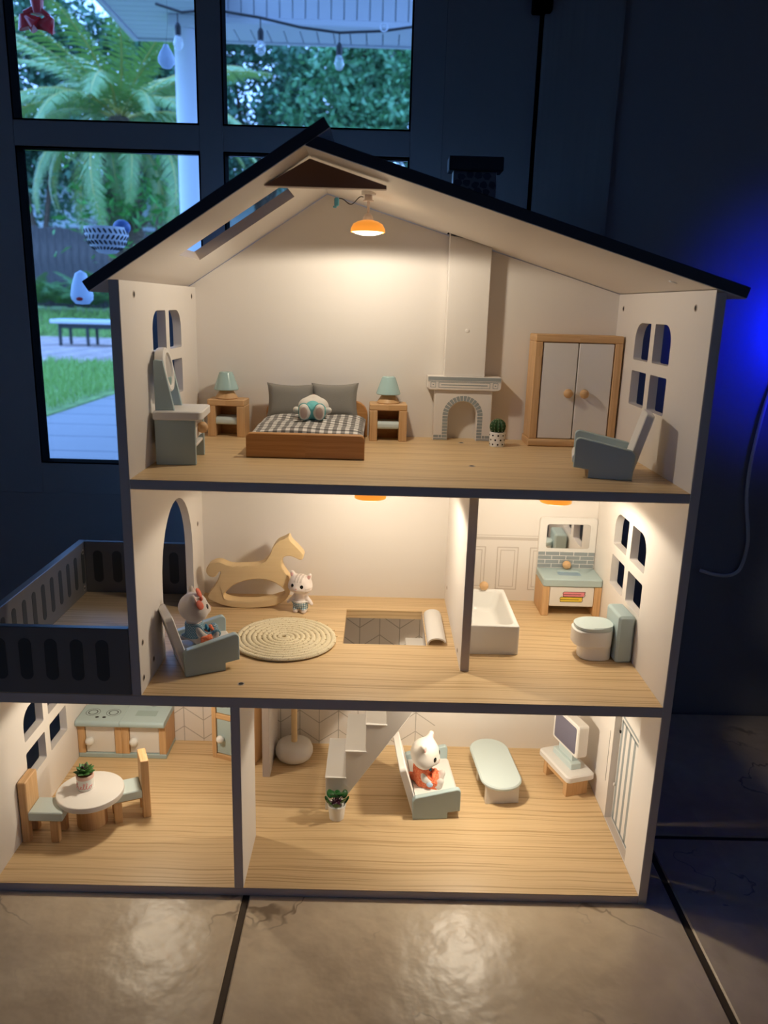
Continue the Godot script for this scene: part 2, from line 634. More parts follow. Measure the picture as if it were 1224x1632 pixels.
	# the room
	var tv := noise(31, 0.004, 4)
	var tw := noise(33, 0.02, 4)
	var stone := picture(1024, 1024, func(x, y):
		var warp := tv.get_noise_2d(x * 2.0, y * 2.0) * 60.0
		var vein := 1.0 - smoothstep(0.0, 0.05, absf(tv.get_noise_2d(x * 0.8 + warp + 400.0, y * 0.8 + warp * 0.6)))
		var gate := smoothstep(0.05, 0.45, tv.get_noise_2d(x * 0.5 + 1700.0, y * 0.5))
		var cloud := 0.5 + 0.5 * tv.get_noise_2d(x, y + 900.0) + 0.25 * tw.get_noise_2d(x, y)
		return Color(0.82, 0.735, 0.62).lerp(Color(0.925, 0.85, 0.735), clampf(cloud, 0.0, 1.0)).lerp(Color(0.5, 0.42, 0.34), clampf(vein * gate * 0.75, 0.0, 1.0)))
	var relief := noise_tex(41, 0.014, 5, Color.BLACK, Color.WHITE, 512)
	triplanar(mat("tile_stone", Color(1, 1, 1), 0.36, {"albedo_texture": stone, "heightmap_enabled": true, "heightmap_scale": 0.22, "heightmap_texture": relief}), Vector3(1.35, 1.35, 1.35), true)
	mat("grout", Color(0.33, 0.28, 0.23), 0.9)
	mat("room_paint", Color(0.6, 0.6, 0.61), 0.85, {"heightmap_enabled": true, "heightmap_scale": 0.03, "heightmap_texture": relief})
	triplanar(M.room_paint, Vector3(9, 9, 9), true)
	mat("door_paint", Color(0.62, 0.62, 0.62), 0.5)
	mat("frame_white", Color(0.6, 0.61, 0.63), 0.5)
	mat("gasket", Color(0.02, 0.02, 0.022), 0.95, {"metallic_specular": 0.08})
	mat("glass", Color(0.97, 0.98, 0.98, 0.03), 0.02, {"transparency": BaseMaterial3D.TRANSPARENCY_ALPHA})
	mat("cord_white", Color(0.95, 0.95, 0.95), 0.5)
	mat("led_blue", Color(0.1, 0.1, 0.9), 0.4, {"emission_enabled": true, "emission": Color(0.05, 0.08, 1.0), "emission_energy_multiplier": 2.0})
	# outdoors
	mat("porch_white", Color(0.87, 0.88, 0.9), 0.6)
	mat("porch_gap", Color(0.4, 0.41, 0.43), 0.8)
	mat("leaf_tree", Color(0.42, 0.57, 0.46), 0.45, {"vertex_color_use_as_albedo": true, "backlight_enabled": true, "backlight": Color(0.35, 0.45, 0.2)})
	mat("frond_green", Color(0.47, 0.6, 0.36), 0.45, {"backlight_enabled": true, "backlight": Color(0.3, 0.4, 0.12)})
	mat("frond_dry", Color(0.5, 0.46, 0.4), 0.8)
	mat("rachis", Color(0.72, 0.68, 0.35), 0.5)
	triplanar(mat("bark", Color(1, 1, 1), 0.95, {"albedo_texture": noise_tex(51, 0.05, 3, Color(0.2, 0.15, 0.11), Color(0.5, 0.42, 0.34), 128)}), Vector3(2, 6, 2))
	mat("fern", Color(0.3, 0.46, 0.24), 0.5, {"backlight_enabled": true, "backlight": Color(0.3, 0.4, 0.15)})
	triplanar(mat("fence_wood", Color(1, 1, 1), 0.9, {"albedo_texture": noise_tex(53, 0.03, 3, Color(0.24, 0.22, 0.21), Color(0.36, 0.33, 0.31), 128)}), Vector3(2, 0.5, 2))
	triplanar(mat("lawn", Color(1, 1, 1), 0.95, {"albedo_texture": noise_tex(55, 0.03, 5, Color(0.3, 0.38, 0.18), Color(0.55, 0.66, 0.34), 512)}), Vector3(0.5, 0.5, 0.5), true)
	mat("grass", Color(0.5, 0.64, 0.32), 0.7, {"backlight_enabled": true, "backlight": Color(0.3, 0.4, 0.1)})
	var pave := picture(256, 256, func(x, y):
		var row: int = y / 32
		var xx: int = (x + (32 if row % 2 else 0)) % 64
		var joint: bool = y % 32 < 2 or xx < 2
		var c := Color(0.72, 0.62, 0.58) * (0.93 + 0.12 * sin(row * 12.9898 + ((x + (32 if row % 2 else 0)) / 64) * 78.233))
		return Color(0.5, 0.46, 0.44) if joint else c)
	triplanar(mat("paver", Color(1, 1, 1), 0.85, {"albedo_texture": pave}), Vector3(1.2, 1.2, 1.2), true)
	mat("patio", Color(0.5, 0.485, 0.48), 0.75)
	mat("pale_house", Color(0.8, 0.82, 0.85), 0.8)
	mat("cover_navy", Color(0.06, 0.08, 0.13), 0.8)
	mat("table_metal", Color(0.12, 0.13, 0.14), 0.5)
	mat("table_top", Color(0.75, 0.78, 0.8), 0.35)
	mat("red_glass", Color(0.7, 0.03, 0.06), 0.12, {"backlight_enabled": true, "backlight": Color(0.5, 0.02, 0.05)})
	mat("clear_bulb", Color(0.95, 0.97, 1.0, 0.25), 0.05, {"transparency": BaseMaterial3D.TRANSPARENCY_ALPHA})
	mat("frosted", Color(0.85, 0.88, 0.92), 0.5, {"backlight_enabled": true, "backlight": Color(0.8, 0.85, 0.9)})
	mat("pattern_white", Color(0.85, 0.86, 0.88), 0.6)
	mat("pattern_dark", Color(0.12, 0.13, 0.16), 0.6)
	mat("bowl_blue", Color(0.25, 0.38, 0.6), 0.5)

func make_light() -> void:
	var cam := Camera3D.new()
	cam.name = "camera"
	add_child(cam)
	cam.transform = Transform3D(Basis(Vector3(0.99962, 0.02741, 0.00256), Vector3(-0.02586, 0.96705, -0.25329), Vector3(-0.00941, 0.25313, 0.96739)).orthonormalized(), Vector3(0.2638, 0.70869, 0.8208))
	cam.fov = 66.06
	var lens := CameraAttributesPhysical.new()
	lens.frustum_focal_length = 18.457
	lens.frustum_focus_distance = 1.02
	lens.frustum_near = 0.05
	lens.frustum_far = 200.0
	lens.exposure_aperture = 4.4
	cam.attributes = lens
	cam.current = true
	var w := WorldEnvironment.new()
	w.name = "dusk"
	var e := Environment.new()
	var sky := ProceduralSkyMaterial.new()
	sky.sky_top_color = Color(0.48, 0.68, 1.0)
	sky.sky_horizon_color = Color(0.56, 0.745, 1.0)
	sky.ground_horizon_color = Color(0.3, 0.38, 0.5)
	sky.ground_bottom_color = Color(0.1, 0.13, 0.17)
	sky.sky_energy_multiplier = 2.1
	e.sky = Sky.new()
	e.sky.sky_material = sky
	e.background_mode = Environment.BG_SKY
	e.background_energy_multiplier = 1.0
	e.tonemap_mode = Environment.TONE_MAPPER_LINEAR
	e.tonemap_exposure = 1.0
	e.sdfgi_enabled = true
	e.ssao_enabled = true
	e.ssil_enabled = true
	w.environment = e
	add_child(w)

const LAMP_COLOR := Color(1.0, 0.945, 0.85)

func glow(parent: Node3D, at: Vector3, energy: float, color: Color, size: float, cone := 0.0, pitch := -90.0) -> void:
	var l: Light3D = SpotLight3D.new() if cone > 0.0 else OmniLight3D.new()
	l.name = "lamp_light"
	l.light_color = color
	l.light_energy = energy
	l.light_size = size
	if l is SpotLight3D:
		l.spot_range = 8.0
		l.spot_attenuation = 2.0
		l.spot_angle = cone
		l.spot_angle_attenuation = 0.12
		l.rotation_degrees.x = pitch
	else:
		(l as OmniLight3D).omni_range = 8.0
		(l as OmniLight3D).omni_attenuation = 2.0
	l.shadow_enabled = true
	parent.add_child(l, true)
	l.position = at

# ---------------------------------------------------------------- the room
func make_room() -> void:
	var x0 := -2.2
	var x1 := 2.4
	var z1 := 4.0
	var top := 2.5
	var wo := rrect(-0.40, 0.35, 0.385, 1.56, 0.0)
	struct_part("wall_back", move(slab(PackedVector2Array([Vector2(x0 - 0.1, -0.05), Vector2(x1 + 0.1, -0.05), Vector2(x1 + 0.1, top), Vector2(x0 - 0.1, top)]), -0.12, 0.0, 0.0, [wo]), Vector3(0, 0, WALL_Z)), M.room_paint, "dark painted wall around the window behind the toy house", "wall")
	struct_part("wall_left", wall_x(PackedVector2Array([Vector2(WALL_Z, -0.05), Vector2(z1, -0.05), Vector2(z1, top), Vector2(WALL_Z, top)]), x0 - 0.1, x0, 0.0, [rrect(1.6, 2.0, 0.9, 1.9, 0.0)]), M.room_paint, "side wall of the room on the left", "wall")
	struct_part("wall_right", wall_x(PackedVector2Array([Vector2(WALL_Z, -0.05), Vector2(z1, -0.05), Vector2(z1, top), Vector2(WALL_Z, top)]), x1, x1 + 0.1, 0.0, [rrect(2.2, 2.5, 0.9, 1.9, 0.0)]), M.room_paint, "side wall of the room on the right", "wall")
	struct_part("wall_front", span(x0 - 0.1, x1 + 0.1, -0.05, top, z1, z1 + 0.1, 0.0), M.room_paint, "wall of the room facing the window", "wall")
	struct_part("ceiling", span(x0 - 0.1, x1 + 0.1, top, top + 0.1, WALL_Z - 0.12, z1 + 0.1, 0.0), M.room_paint, "ceiling of the room", "ceiling")
	var fl := struct_part("floor", span(x0 - 0.1, x1 + 0.1, -0.06, -0.0025, WALL_Z - 0.1, z1 + 0.1, 0.0), M.grout, "beige stone tile floor with dark grout lines", "floor")
	var p := 0.534
	var full := mesh_of(box(Vector3(0, -0.004, 0), Vector3(p - 0.0085, 0.008, p - 0.0085), 0.0016), 38.0)
	for i in range(-5, 5):
		for k in range(-1, 9):
			var cx := 0.115 + p * (i + 0.5)
			var cz := -0.1315 + p * (k + 0.5)
			var lo := maxf(cz - p * 0.5, WALL_Z + 0.0)
			var hi := minf(cz + p * 0.5, z1)
			var xa := maxf(cx - p * 0.5, x0)
			var xb := minf(cx + p * 0.5, x1)
			if hi - lo < 0.03 or xb - xa < 0.03: continue
			if hi - lo > p - 0.001 and xb - xa > p - 0.001: put("tile", full, M.tile_stone, fl, Transform3D(Basis(), Vector3(cx, 0, cz)))
			else: part("tile", span(xa + 0.004, xb - 0.004, -0.008, 0, lo + 0.004, hi - 0.004, 0.0016), M.tile_stone, fl)
	# window: frame bars flush with the wall, black gaskets in the reveals, panes set back
	var w := Node3D.new()
	w.name = "window_1"
	add_child(w)
	tag(w, "tall window of divided panes looking out on the garden", "window", "", "structure")
	var xs := [-0.3035, -0.0212, 0.0148, 0.3005]
	var ys := [0.437, 0.9305, 0.967, 1.52]
	part("stile", span(-0.40, xs[0], 0.385, 1.56, WALL_Z - 0.032, WALL_Z - 0.0003, 0.0008), M.frame_white, w)
	part("stile", span(xs[3], 0.35, 0.385, 1.56, WALL_Z - 0.032, WALL_Z - 0.0003, 0.0008), M.frame_white, w)
	part("rail", span(xs[0], xs[3], 0.385, ys[0], WALL_Z - 0.032, WALL_Z - 0.0003, 0.0008), M.frame_white, w)
	part("rail", span(xs[0], xs[3], ys[3], 1.56, WALL_Z - 0.032, WALL_Z - 0.0003, 0.0008), M.frame_white, w)
	part("muntin", span(xs[1], xs[2], ys[0], ys[3], WALL_Z - 0.032, WALL_Z - 0.0005, 0.001), M.frame_white, w)
	part("rail", span(xs[0], xs[1], ys[1], ys[2], WALL_Z - 0.032, WALL_Z - 0.0005, 0.001), M.frame_white, w)
	part("rail", span(xs[2], xs[3], ys[1], ys[2], WALL_Z - 0.032, WALL_Z - 0.0005, 0.001), M.frame_white, w)
	for i in [0, 2]:
		for j in [0, 2]:
			var g := PackedVector3Array()
			var t := 0.0022
			g.append_array(span(xs[i], xs[i] + t, ys[j], ys[j + 1], WALL_Z - 0.0315, WALL_Z - 0.001, 0.0))
			g.append_array(span(xs[i + 1] - t, xs[i + 1], ys[j], ys[j + 1], WALL_Z - 0.0315, WALL_Z - 0.001, 0.0))
			g.append_array(span(xs[i] + t, xs[i + 1] - t, ys[j + 1] - t, ys[j + 1], WALL_Z - 0.0315, WALL_Z - 0.001, 0.0))
			g.append_array(span(xs[i] + t, xs[i + 1] - t, ys[j], ys[j] + t, WALL_Z - 0.0315, WALL_Z - 0.001, 0.0))
			part("gasket", g, M.gasket, w)
			part("pane", span(xs[i] + t, xs[i + 1] - t, ys[j] + t, ys[j + 1] - t, WALL_Z - 0.027, WALL_Z - 0.024, 0.0), M.glass, w)
	# right of the window: a plain panel, a black gap, a narrow door leaf, then bare wall
	struct_part("trim_1", span(0.4855, 0.4915, 0.0, top, WALL_Z, WALL_Z + 0.003, 0.0), M.gasket, "black vertical seal between wall panel and door leaf", "trim")
	var d := Node3D.new()
	d.name = "door_1"
	add_child(d)
	tag(d, "narrow dark painted door leaf right of the black seal", "door", "", "structure")
	var folds := PackedVector2Array([Vector2(0.4915, WALL_Z)])
	var n := 26
	for i in n + 1: folds.append(Vector2(lerpf(0.4915, 0.6085, float(i) / n), WALL_Z + 0.009 + (0.0011 if i % 2 else 0.0) * (0.4 + 0.6 * absf(sin(i * 2.3)))))
	folds.append(Vector2(0.6085, WALL_Z))
	part("leaf", plate_y(folds, 0.004, top - 0.02, 0.0), M.door_paint, d, 60.0)
	struct_part("trim_2", span(0.472, 0.5, 1.128, 1.2, WALL_Z, WALL_Z + 0.022, 0.002), M.gasket, "black bracket at the top of the door seal", "trim")

# ---------------------------------------------------------------- the toy house
var house: Node3D

func pane_holes(z_far: float, z_near: float, ys: Array, arch: float) -> Array:
	var mid := (z_far + z_near) * 0.5
	var hs := []
	for side in [-1.0, 1.0]:
		var a: float = mid + side * 0.0078
		var b: float = z_near if side > 0 else z_far
		hs.append(rounded([Vector2(a, ys[0]), Vector2(b, ys[0]), Vector2(b, ys[1]), Vector2(a, ys[1])], [0.003], 3))
		hs.append(rounded([Vector2(a, ys[2]), Vector2(b, ys[2]), Vector2(b, ys[3]), Vector2(a, ys[3])], [0.003, 0.003, arch, 0.002], 8))
	return hs

func roof_y(x: float) -> float:
	return EAVE + (APEX.y - EAVE) * x / APEX.x if x < APEX.x else APEX.y - (APEX.y - EAVE) * (x - APEX.x) / (WIDE - APEX.x)

func screw(at: Vector3, along: Vector3, r := 0.0032) -> void:
	var y := along.normalized()
	var x := y.cross(Vector3(0.3, 0.5, 0.9)).normalized()
	var t := Transform3D(Basis(x, y, x.cross(y)), at)
	var rim := part("screw_hole", t * lathe([Vector2(r * 1.25, 0), Vector2(r * 1.25, 0.0003), Vector2(r, 0.0005), Vector2(r * 0.95, 0.0001), Vector2(0, 0.0001)], 16), M.edge, house)
	part("screw_head", t * lathe([Vector2(r * 0.9, 0.0001), Vector2(r * 0.7, 0.0004), Vector2(r * 0.3, 0.0002), Vector2(0, 0.0002)], 12), M.hole_dark, rim)

func make_house() -> void:
	house = thing("dollhouse", "large open-fronted three-storey toy house with pale rooms, dark roof and side terrace", "dollhouse")
	var h := house
	var T := 0.0108
	var xk := -0.193
	# floor boards with wood-print tops
	var g := part("floor_board", span(xk - T, WIDE, 0.0, F1 - 0.0007, -DEEP, 0.0, 0.0005), M.edge, h)
	part("wood_print", span(xk, WIDE - 0.0002, F1 - 0.0007, F1, -DEEP, -0.0004, 0.0), M.oak_board, g)
	var hole := rrect(0.2222, 0.3352, -0.2795, -0.1562, 0.0005, 1)
	var f2_out := PackedVector2Array([Vector2(xk - T, -DEEP), Vector2(xk - T, 0), Vector2(WIDE, 0), Vector2(WIDE, -DEEP)])
	g = part("floor_board", plate_y(f2_out, C1, F2 - 0.0007, 0.0005, [hole]), M.edge, h)
	part("wood_print", plate_y(PackedVector2Array([Vector2(xk - T + 0.0004, -DEEP), Vector2(xk - T + 0.0004, -0.0004), Vector2(WIDE - 0.0002, -0.0004), Vector2(WIDE - 0.0002, -DEEP)]), F2 - 0.0007, F2, 0.0, [hole]), M.oak_board, g)
	var lin := PackedVector3Array()
	lin.append_array(span(0.2222, 0.3352, C1, F2 - 0.0005, -0.2795, -0.2787, 0.0))
	lin.append_array(span(0.2222, 0.3352, C1, F2 - 0.0005, -0.157, -0.1562, 0.0))
	lin.append_array(span(0.2222, 0.223, C1, F2 - 0.0005, -0.2787, -0.157, 0.0))
	part("stairwell_lining", lin, M.oak_board, g)
	g = part("floor_board", span(0.0002, WIDE - 0.0002, C2, F3 - 0.0007, -DEEP, 0.0, 0.0005), M.edge, h)
	part("ceiling_face", span(0.0002, WIDE - 0.0002, C2 - 0.0005, C2, -DEEP, -0.001, 0.0), M.wall_paint, g)
	part("wood_print", span(0.0002, WIDE - 0.0002, F3 - 0.0007, F3, -DEEP, -0.0004, 0.0), M.oak_board, g)
	part("ceiling_face", span(xk, WIDE - 0.0002, C1 - 0.0005, C1, -0.156, -0.001, 0.0), M.wall_paint, h)
	# side panels: painted faces on grey-edged boards
	var zf := -0.2448
	var zn := -0.1118
	var holes := pane_holes(zf, zn, [0.5905, 0.635, 0.6492, 0.6963], 0.024)
	var holes2 := pane_holes(zf, zn, [0.3345, 0.378, 0.3927, 0.4402], 0.024)
	var door := rounded([Vector2(-0.1555, F1 + 0.0005), Vector2(-0.0600, F1 + 0.0005), Vector2(-0.0600, 0.232), Vector2(-0.1555, 0.232)], [0.0, 0.0, 0.02, 0.02], 5)
	var right := PackedVector2Array([Vector2(-DEEP, 0), Vector2(0, 0), Vector2(0, EAVE - 0.0035), Vector2(-DEEP, EAVE - 0.0035)])
	g = part("side_panel", wall_x(right, WIDE + 0.0004, WIDE + T, 0.0006, holes + holes2 + [door]), M.edge, h)
	part("painted_face", wall_x(PackedVector2Array([Vector2(-DEEP, F1), Vector2(-0.0005, F1), Vector2(-0.0005, EAVE - 0.001), Vector2(-DEEP, EAVE - 0.001)]), WIDE, WIDE + 0.0004, 0.0, holes + holes2 + [door]), M.wall_paint, g)
	reveal(g, holes + holes2 + [door], WIDE, WIDE + T)
	var arch := PackedVector2Array([Vector2(-0.2655, F2), Vector2(-0.1045, F2)])
	for i in 17: arch.append(Vector2(-0.185 + 0.0805 * cos(PI * i / 16), 0.365 + 0.0905 * sin(PI * i / 16)))
	var left := PackedVector2Array([Vector2(-DEEP, F2), Vector2(-0.2655, F2)])
	for i in range(16, -1, -1): left.append(Vector2(-0.185 + 0.0805 * cos(PI * i / 16), 0.365 + 0.0905 * sin(PI * i / 16)))
	left.append_array(PackedVector2Array([Vector2(-0.1045, F2), Vector2(0, F2), Vector2(0, EAVE - 0.0075), Vector2(-DEEP, EAVE - 0.0075)]))
	g = part("side_panel", wall_x(left, -T, -0.0004, 0.0006, holes), M.edge, h)
	var leftf := left.duplicate()
	part("painted_face", wall_x(leftf, -0.0004, 0.0, 0.0, holes), M.wall_paint, g)
	reveal(g, holes, -T, 0.0)
	var ap := PackedVector3Array()
	for i in 16:
		var p0 := Vector2(-0.185 + 0.0802 * cos(PI * i / 16), 0.365 + 0.0902 * sin(PI * i / 16))
		var p1 := Vector2(-0.185 + 0.0802 * cos(PI * (i + 1) / 16), 0.365 + 0.0902 * sin(PI * (i + 1) / 16))
		quad(ap, Vector3(-T + 0.0003, p0.y, p0.x), Vector3(-0.0001, p0.y, p0.x), Vector3(-0.0001, p1.y, p1.x), Vector3(-T + 0.0003, p1.y, p1.x), Vector3(0, 0.365 - p0.y, -0.185 - p0.x))
	for z in [-0.2652, -0.1048]: quad(ap, Vector3(-T + 0.0003, F2, z), Vector3(-0.0001, F2, z), Vector3(-0.0001, 0.365, z), Vector3(-T + 0.0003, 0.365, z), Vector3(0, 0, -0.185 - z))
	part("arch_reveal", ap, M.wall_paint, g)
	var holes1 := pane_holes(-0.2448, -0.11, [0.0787, 0.12, 0.1365, 0.1805], 0.022)
	g = part("side_panel", wall_x(PackedVector2Array([Vector2(-DEEP, F1), Vector2(0, F1), Vector2(0, C1), Vector2(-DEEP, C1)]), xk - T, xk - 0.0004, 0.0006, holes1), M.edge, h)
	part("painted_face", wall_x(PackedVector2Array([Vector2(-DEEP, F1), Vector2(-0.0005, F1), Vector2(-0.0005, C1), Vector2(-DEEP, C1)]), xk - 0.0004, xk, 0.0, holes1), M.wall_paint, g)
	reveal(g, holes1, xk - T, xk)
	# back panel
	g = part("back_panel", slab(PackedVector2Array([Vector2(xk - T, 0), Vector2(WIDE + T, 0), Vector2(WIDE + T, roof_y(WIDE + T) - 0.001), Vector2(APEX.x, APEX.y - 0.001), Vector2(-T, roof_y(-T) - 0.001), Vector2(-T, F2), Vector2(xk - T, F2)]), -DEEP - 0.005, -DEEP, 0.0003), M.wall_paint, h)
	back_prints(g)
	# dividers
	var dv := PackedVector2Array([Vector2(0, F1), Vector2(0, C1), Vector2(-DEEP, C1), Vector2(-DEEP, F1), Vector2(-0.236, F1)])
	for i in 13: dv.append(Vector2(-0.168 - 0.068 * cos(PI * i / 12), 0.178 + 0.07 * sin(PI * i / 12)))
	dv.append(Vector2(-0.1, F1))
	g = part("divider", wall_x(dv, 0.1014, 0.1116, 0.0006), M.edge, h)
	for s in [[0.101, 0.1014], [0.1116, 0.112]]: part("painted_face", wall_x(dv, s[0], s[1], 0.0), M.wall_paint, g)
	g = part("divider", span(0.3735, 0.3837, F2, C2, -DEEP, -0.0811, 0.0006), M.edge, h)
	for s in [[0.3731, 0.3735], [0.3837, 0.3841]]: part("painted_face", span(s[0], s[1], F2, C2, -DEEP, -0.0816, 0.0), M.wall_paint, g)
	# roof: two boards, white below and dark above
	var dl := (APEX - Vector2(0, EAVE)).normalized()
	var nl := Vector2(-dl.y, dl.x)
	var zb := -DEEP - 0.011
	var Rt := 0.0118
	var base := Vector2(0, EAVE)
	var la := base - dl * 0.0365
	var lb := base + dl * 0.2512
	var sky := rrect(0.042, 0.1835, 0.105, 0.2085, 0.0008, 2)
	var outl := rrect(-0.0365, 0.2512, 0.0, -zb, 0.0)
	var lt := Transform3D(Basis(Vector3(dl.x, dl.y, 0), Vector3(0, 0, -1), Vector3(nl.x, nl.y, 0)), Vector3(base.x, base.y, 0))
	g = part("roof_panel", lt * slab(outl, 0.0006, Rt, 0.0006, [sky]), M.roof_top, h, 38.0, "left slope with a skylight slot")
	part("painted_face", lt * slab(outl, 0.0, 0.0006, 0.0, [sky]), M.wall_paint, g)
	var sr := PackedVector3Array()
	for i in sky.size():
		var p0 := sky[i]
		var p1 := sky[(i + 1) % sky.size()]
		var inw := Vector2(0.11, 0.157) - p0
		var e := 0.0003
		quad(sr, Vector3(p0.x + signf(inw.x) * e, p0.y + signf(inw.y) * e, Rt), Vector3(p1.x + signf(inw.x) * e, p1.y + signf(inw.y) * e, Rt), Vector3(p1.x + signf(inw.x) * e, p1.y + signf(inw.y) * e, 0), Vector3(p0.x + signf(inw.x) * e, p0.y + signf(inw.y) * e, 0), Vector3(inw.x, inw.y, 0))
	part("skylight_reveal", lt * sr, M.edge, g)
	var dr := (Vector2(WIDE, EAVE) - APEX).normalized()
	var nr := Vector2(dr.y, -dr.x) * -1.0
	var rl := (Vector2(WIDE, EAVE) - APEX).length() + 0.032
	var rt := Transform3D(Basis(Vector3(dr.x, dr.y, 0), Vector3(0, 0, -1), Vector3(nr.x, nr.y, 0)), Vector3(APEX.x, APEX.y, 0))
	var slot := rrect(0.1725, 0.2355, 0.3065, 0.3325, 0.0)
	g = part("roof_panel", rt * slab(rrect(0.001, rl, 0.0, -zb, 0.0), 0.0006, Rt, 0.0006, [slot]), M.roof_top, h, 38.0, "right slope with the chimney slot")
	part("painted_face", rt * slab(rrect(0.0005, rl, 0.0, -zb, 0.0), 0.0, 0.0006, 0.0, [slot]), M.wall_paint, g)
	part("cover_cap", rt * move(lathe([Vector2(0.0045, 0), Vector2(0.0045, 0.0008), Vector2(0.003, 0.0013), Vector2(0, 0.0014)], 18), Vector3(0.405, 0.055, 0), Vector3(-90, 0, 0)), M.white_gloss, g)
	# gable panel under the ridge
	var gb := rounded([Vector2(0.1380, 0.8245), Vector2(0.2655, 0.8245), Vector2(0.2655, 0.8282), Vector2(0.1862, 0.852)], [0.0006], 2)
	g = part("gable_panel", move(slab(gb, -0.058, -0.0472, 0.0004), Vector3.ZERO), M.edge, h)
	part("brown_face", slab(inset(ccw(gb.duplicate()), 0.0005), -0.0472, -0.0467, 0.0), M.brown_board, g)
	# chimney breast through the roof
	var zc := -0.31
	g = part("chimney", slab(PackedVector2Array([Vector2(0.3545, 0.6145), Vector2(0.4125, 0.6145), Vector2(0.4125, 0.886), Vector2(0.3545, 0.886)]), -0.3315, zc, 0.0008), M.wall_paint, h)
	part("chimney_cap", span(0.3478, 0.4202, 0.8855, 0.9032, -0.336, -0.3025, 0.001), M.roof_top, g)
	var r2 := RandomNumberGenerator.new()
	r2.seed = 77
	part("mortar_print", slab(PackedVector2Array([Vector2(0.355, 0.8035), Vector2(0.412, 0.7945), Vector2(0.412, 0.8853), Vector2(0.355, 0.8853)]), zc, zc + 0.0002, 0.0), M.stone_joint, g)
	for row in 8:
		for c in 5:
			var cx: float = 0.3612 + c * 0.0115 + (0.004 if row % 2 else 0.0)
			var cy: float = 0.8085 + row * 0.0102 + r2.randf_range(-0.0015, 0.0015)
			if cx > 0.4085: continue
			var pts := PackedVector2Array()
			for i in 7:
				var an := TAU * i / 7 + r2.randf_range(-0.25, 0.25)
				var rr := r2.randf_range(0.0043, 0.0058)
				pts.append(Vector2(clampf(cx + cos(an) * rr * 1.05, 0.3553, 0.4117), minf(cy + sin(an) * rr * 0.92, 0.885)))
			part("stone", slab(pts, zc + 0.0002, zc + 0.0006, 0.0001), M.stone_dark, g)
	# brass-less nail mark on the breast
	part("cracked_plug", move(ball(Vector3.ZERO, Vector3(0.0035, 0.003, 0.0009), 12, 6), Vector3(0.3845, 0.678, zc)), M.wall_paint, g)
	# terrace rails with printed slots
	var ry := 0.3505
	g = part("terrace_rail", span(-0.19, -T - 0.0005, F2, ry, -0.0085, 0.0, 0.0008), M.rail_grey, h)
	for i in 6: part("painted_slot", slab(rrect(-0.0418 - 0.0289 * i - 0.0071, -0.0418 - 0.0289 * i + 0.0071, 0.2862, 0.3366, 0.007, 6), 0.0, 0.0003, 0.0), M.slot_grey, g)
	g = part("terrace_rail", span(-0.19, -0.1795, F2, ry, -DEEP, -0.0085, 0.0008), M.rail_grey, h)
	for i in 11: part("painted_slot", wall_x(rrect(-0.029 - 0.0287 * i - 0.0056, -0.029 - 0.0287 * i + 0.0056, 0.2862, 0.3366, 0.0055, 6), -0.1795, -0.1792, 0.0), M.slot_grey, g)
	g = part("terrace_rail", span(-0.1795, -T - 0.0005, F2, ry, -DEEP, -DEEP + 0.0085, 0.0008), M.rail_grey, h)
	for i in 5: part("painted_slot", slab(rrect(-0.044 - 0.0289 * i - 0.0071, -0.044 - 0.0289 * i + 0.0071, 0.2862, 0.3366, 0.007, 6), -DEEP + 0.0085, -DEEP + 0.0088, 0.0), M.slot_grey, g)
	for s in [Vector3(-0.1792, 0.342, -0.045), Vector3(-0.1792, 0.279, -0.13), Vector3(-0.1792, 0.279, -0.315), Vector3(-0.1792, 0.336, -0.318)]: screw(s, Vector3(1, 0, 0), 0.003)
	# stairs up through the floor
	var st := PackedVector2Array([Vector2(0.2018, F1), Vector2(0.2159, F1), Vector2(0.3795, 0.2556), Vector2(0.3372, 0.2556), Vector2(0.3372, 0.2325)])
	for i in range(4, -1, -1):
		var x: float = 0.2018 + 0.0276 * i
		var y: float = 0.0625 + 0.0422 * i
		if i < 4: st.append(Vector2(x + 0.0276, y))
		st.append(Vector2(x, y))
	g = part("stairs", slab(st, -0.261, -0.1585, 0.0005), M.white, h)
	for i in 5: part("tread", span(0.2015 + 0.0276 * i - 0.0006, 0.2015 + 0.0276 * i + 0.0292, 0.0625 + 0.0422 * i, 0.0647 + 0.0422 * i, -0.262, -0.1572, 0.0005), M.white, g)
	var lip := PackedVector2Array([Vector2(0.3366, 0.2347)])
	var lip_in := PackedVector2Array()
	for i in 11:
		var an := PI * (1.0 - 0.92 * i / 10.0)
		lip.append(Vector2(0.3495 + 0.0129 * cos(an), 0.2712 + 0.0088 * sin(an)))
		lip_in.append(Vector2(0.3495 + 0.0107 * cos(an), 0.2712 + 0.0064 * sin(an)))
	lip_in.reverse()
	lip.append_array(lip_in)
	lip.append(Vector2(0.3385, 0.2347))
	part("stair_lip", slab(lip, -0.262, -0.1572, 0.0003), M.white, g, 60.0)
	# toy front door in the right side panel
	g = part("toy_door", span(WIDE + 0.0088, WIDE + 0.0168, 0.012, 0.2305, -0.1542, -0.0612, 0.0008), M.white, h)
	var lines := PackedVector3Array()
	var xf := WIDE + 0.0086
	for z in [-0.1475, -0.1325, -0.1135, -0.0945, -0.076]: lines.append_array(span(xf, xf + 0.0003, 0.0165, 0.1685, z - 0.0036, z + 0.0036, 0.0))
	for y in [0.0165, 0.1685, 0.1755]: lines.append_array(span(xf, xf + 0.0003, y - 0.0018, y + 0.0018, -0.1495, -0.0655, 0.0))
	part("panel_lines", lines, M.print_blue_grey, g)
	part("latch", span(WIDE + 0.006, WIDE + 0.0088, 0.066, 0.0705, -0.1525, -0.1492, 0.0006), M.white, g)
	part("hinge", span(WIDE + 0.0066, WIDE + 0.0088, 0.148, 0.152, -0.1532, -0.1502, 0.0005), M.hole_dark, g)
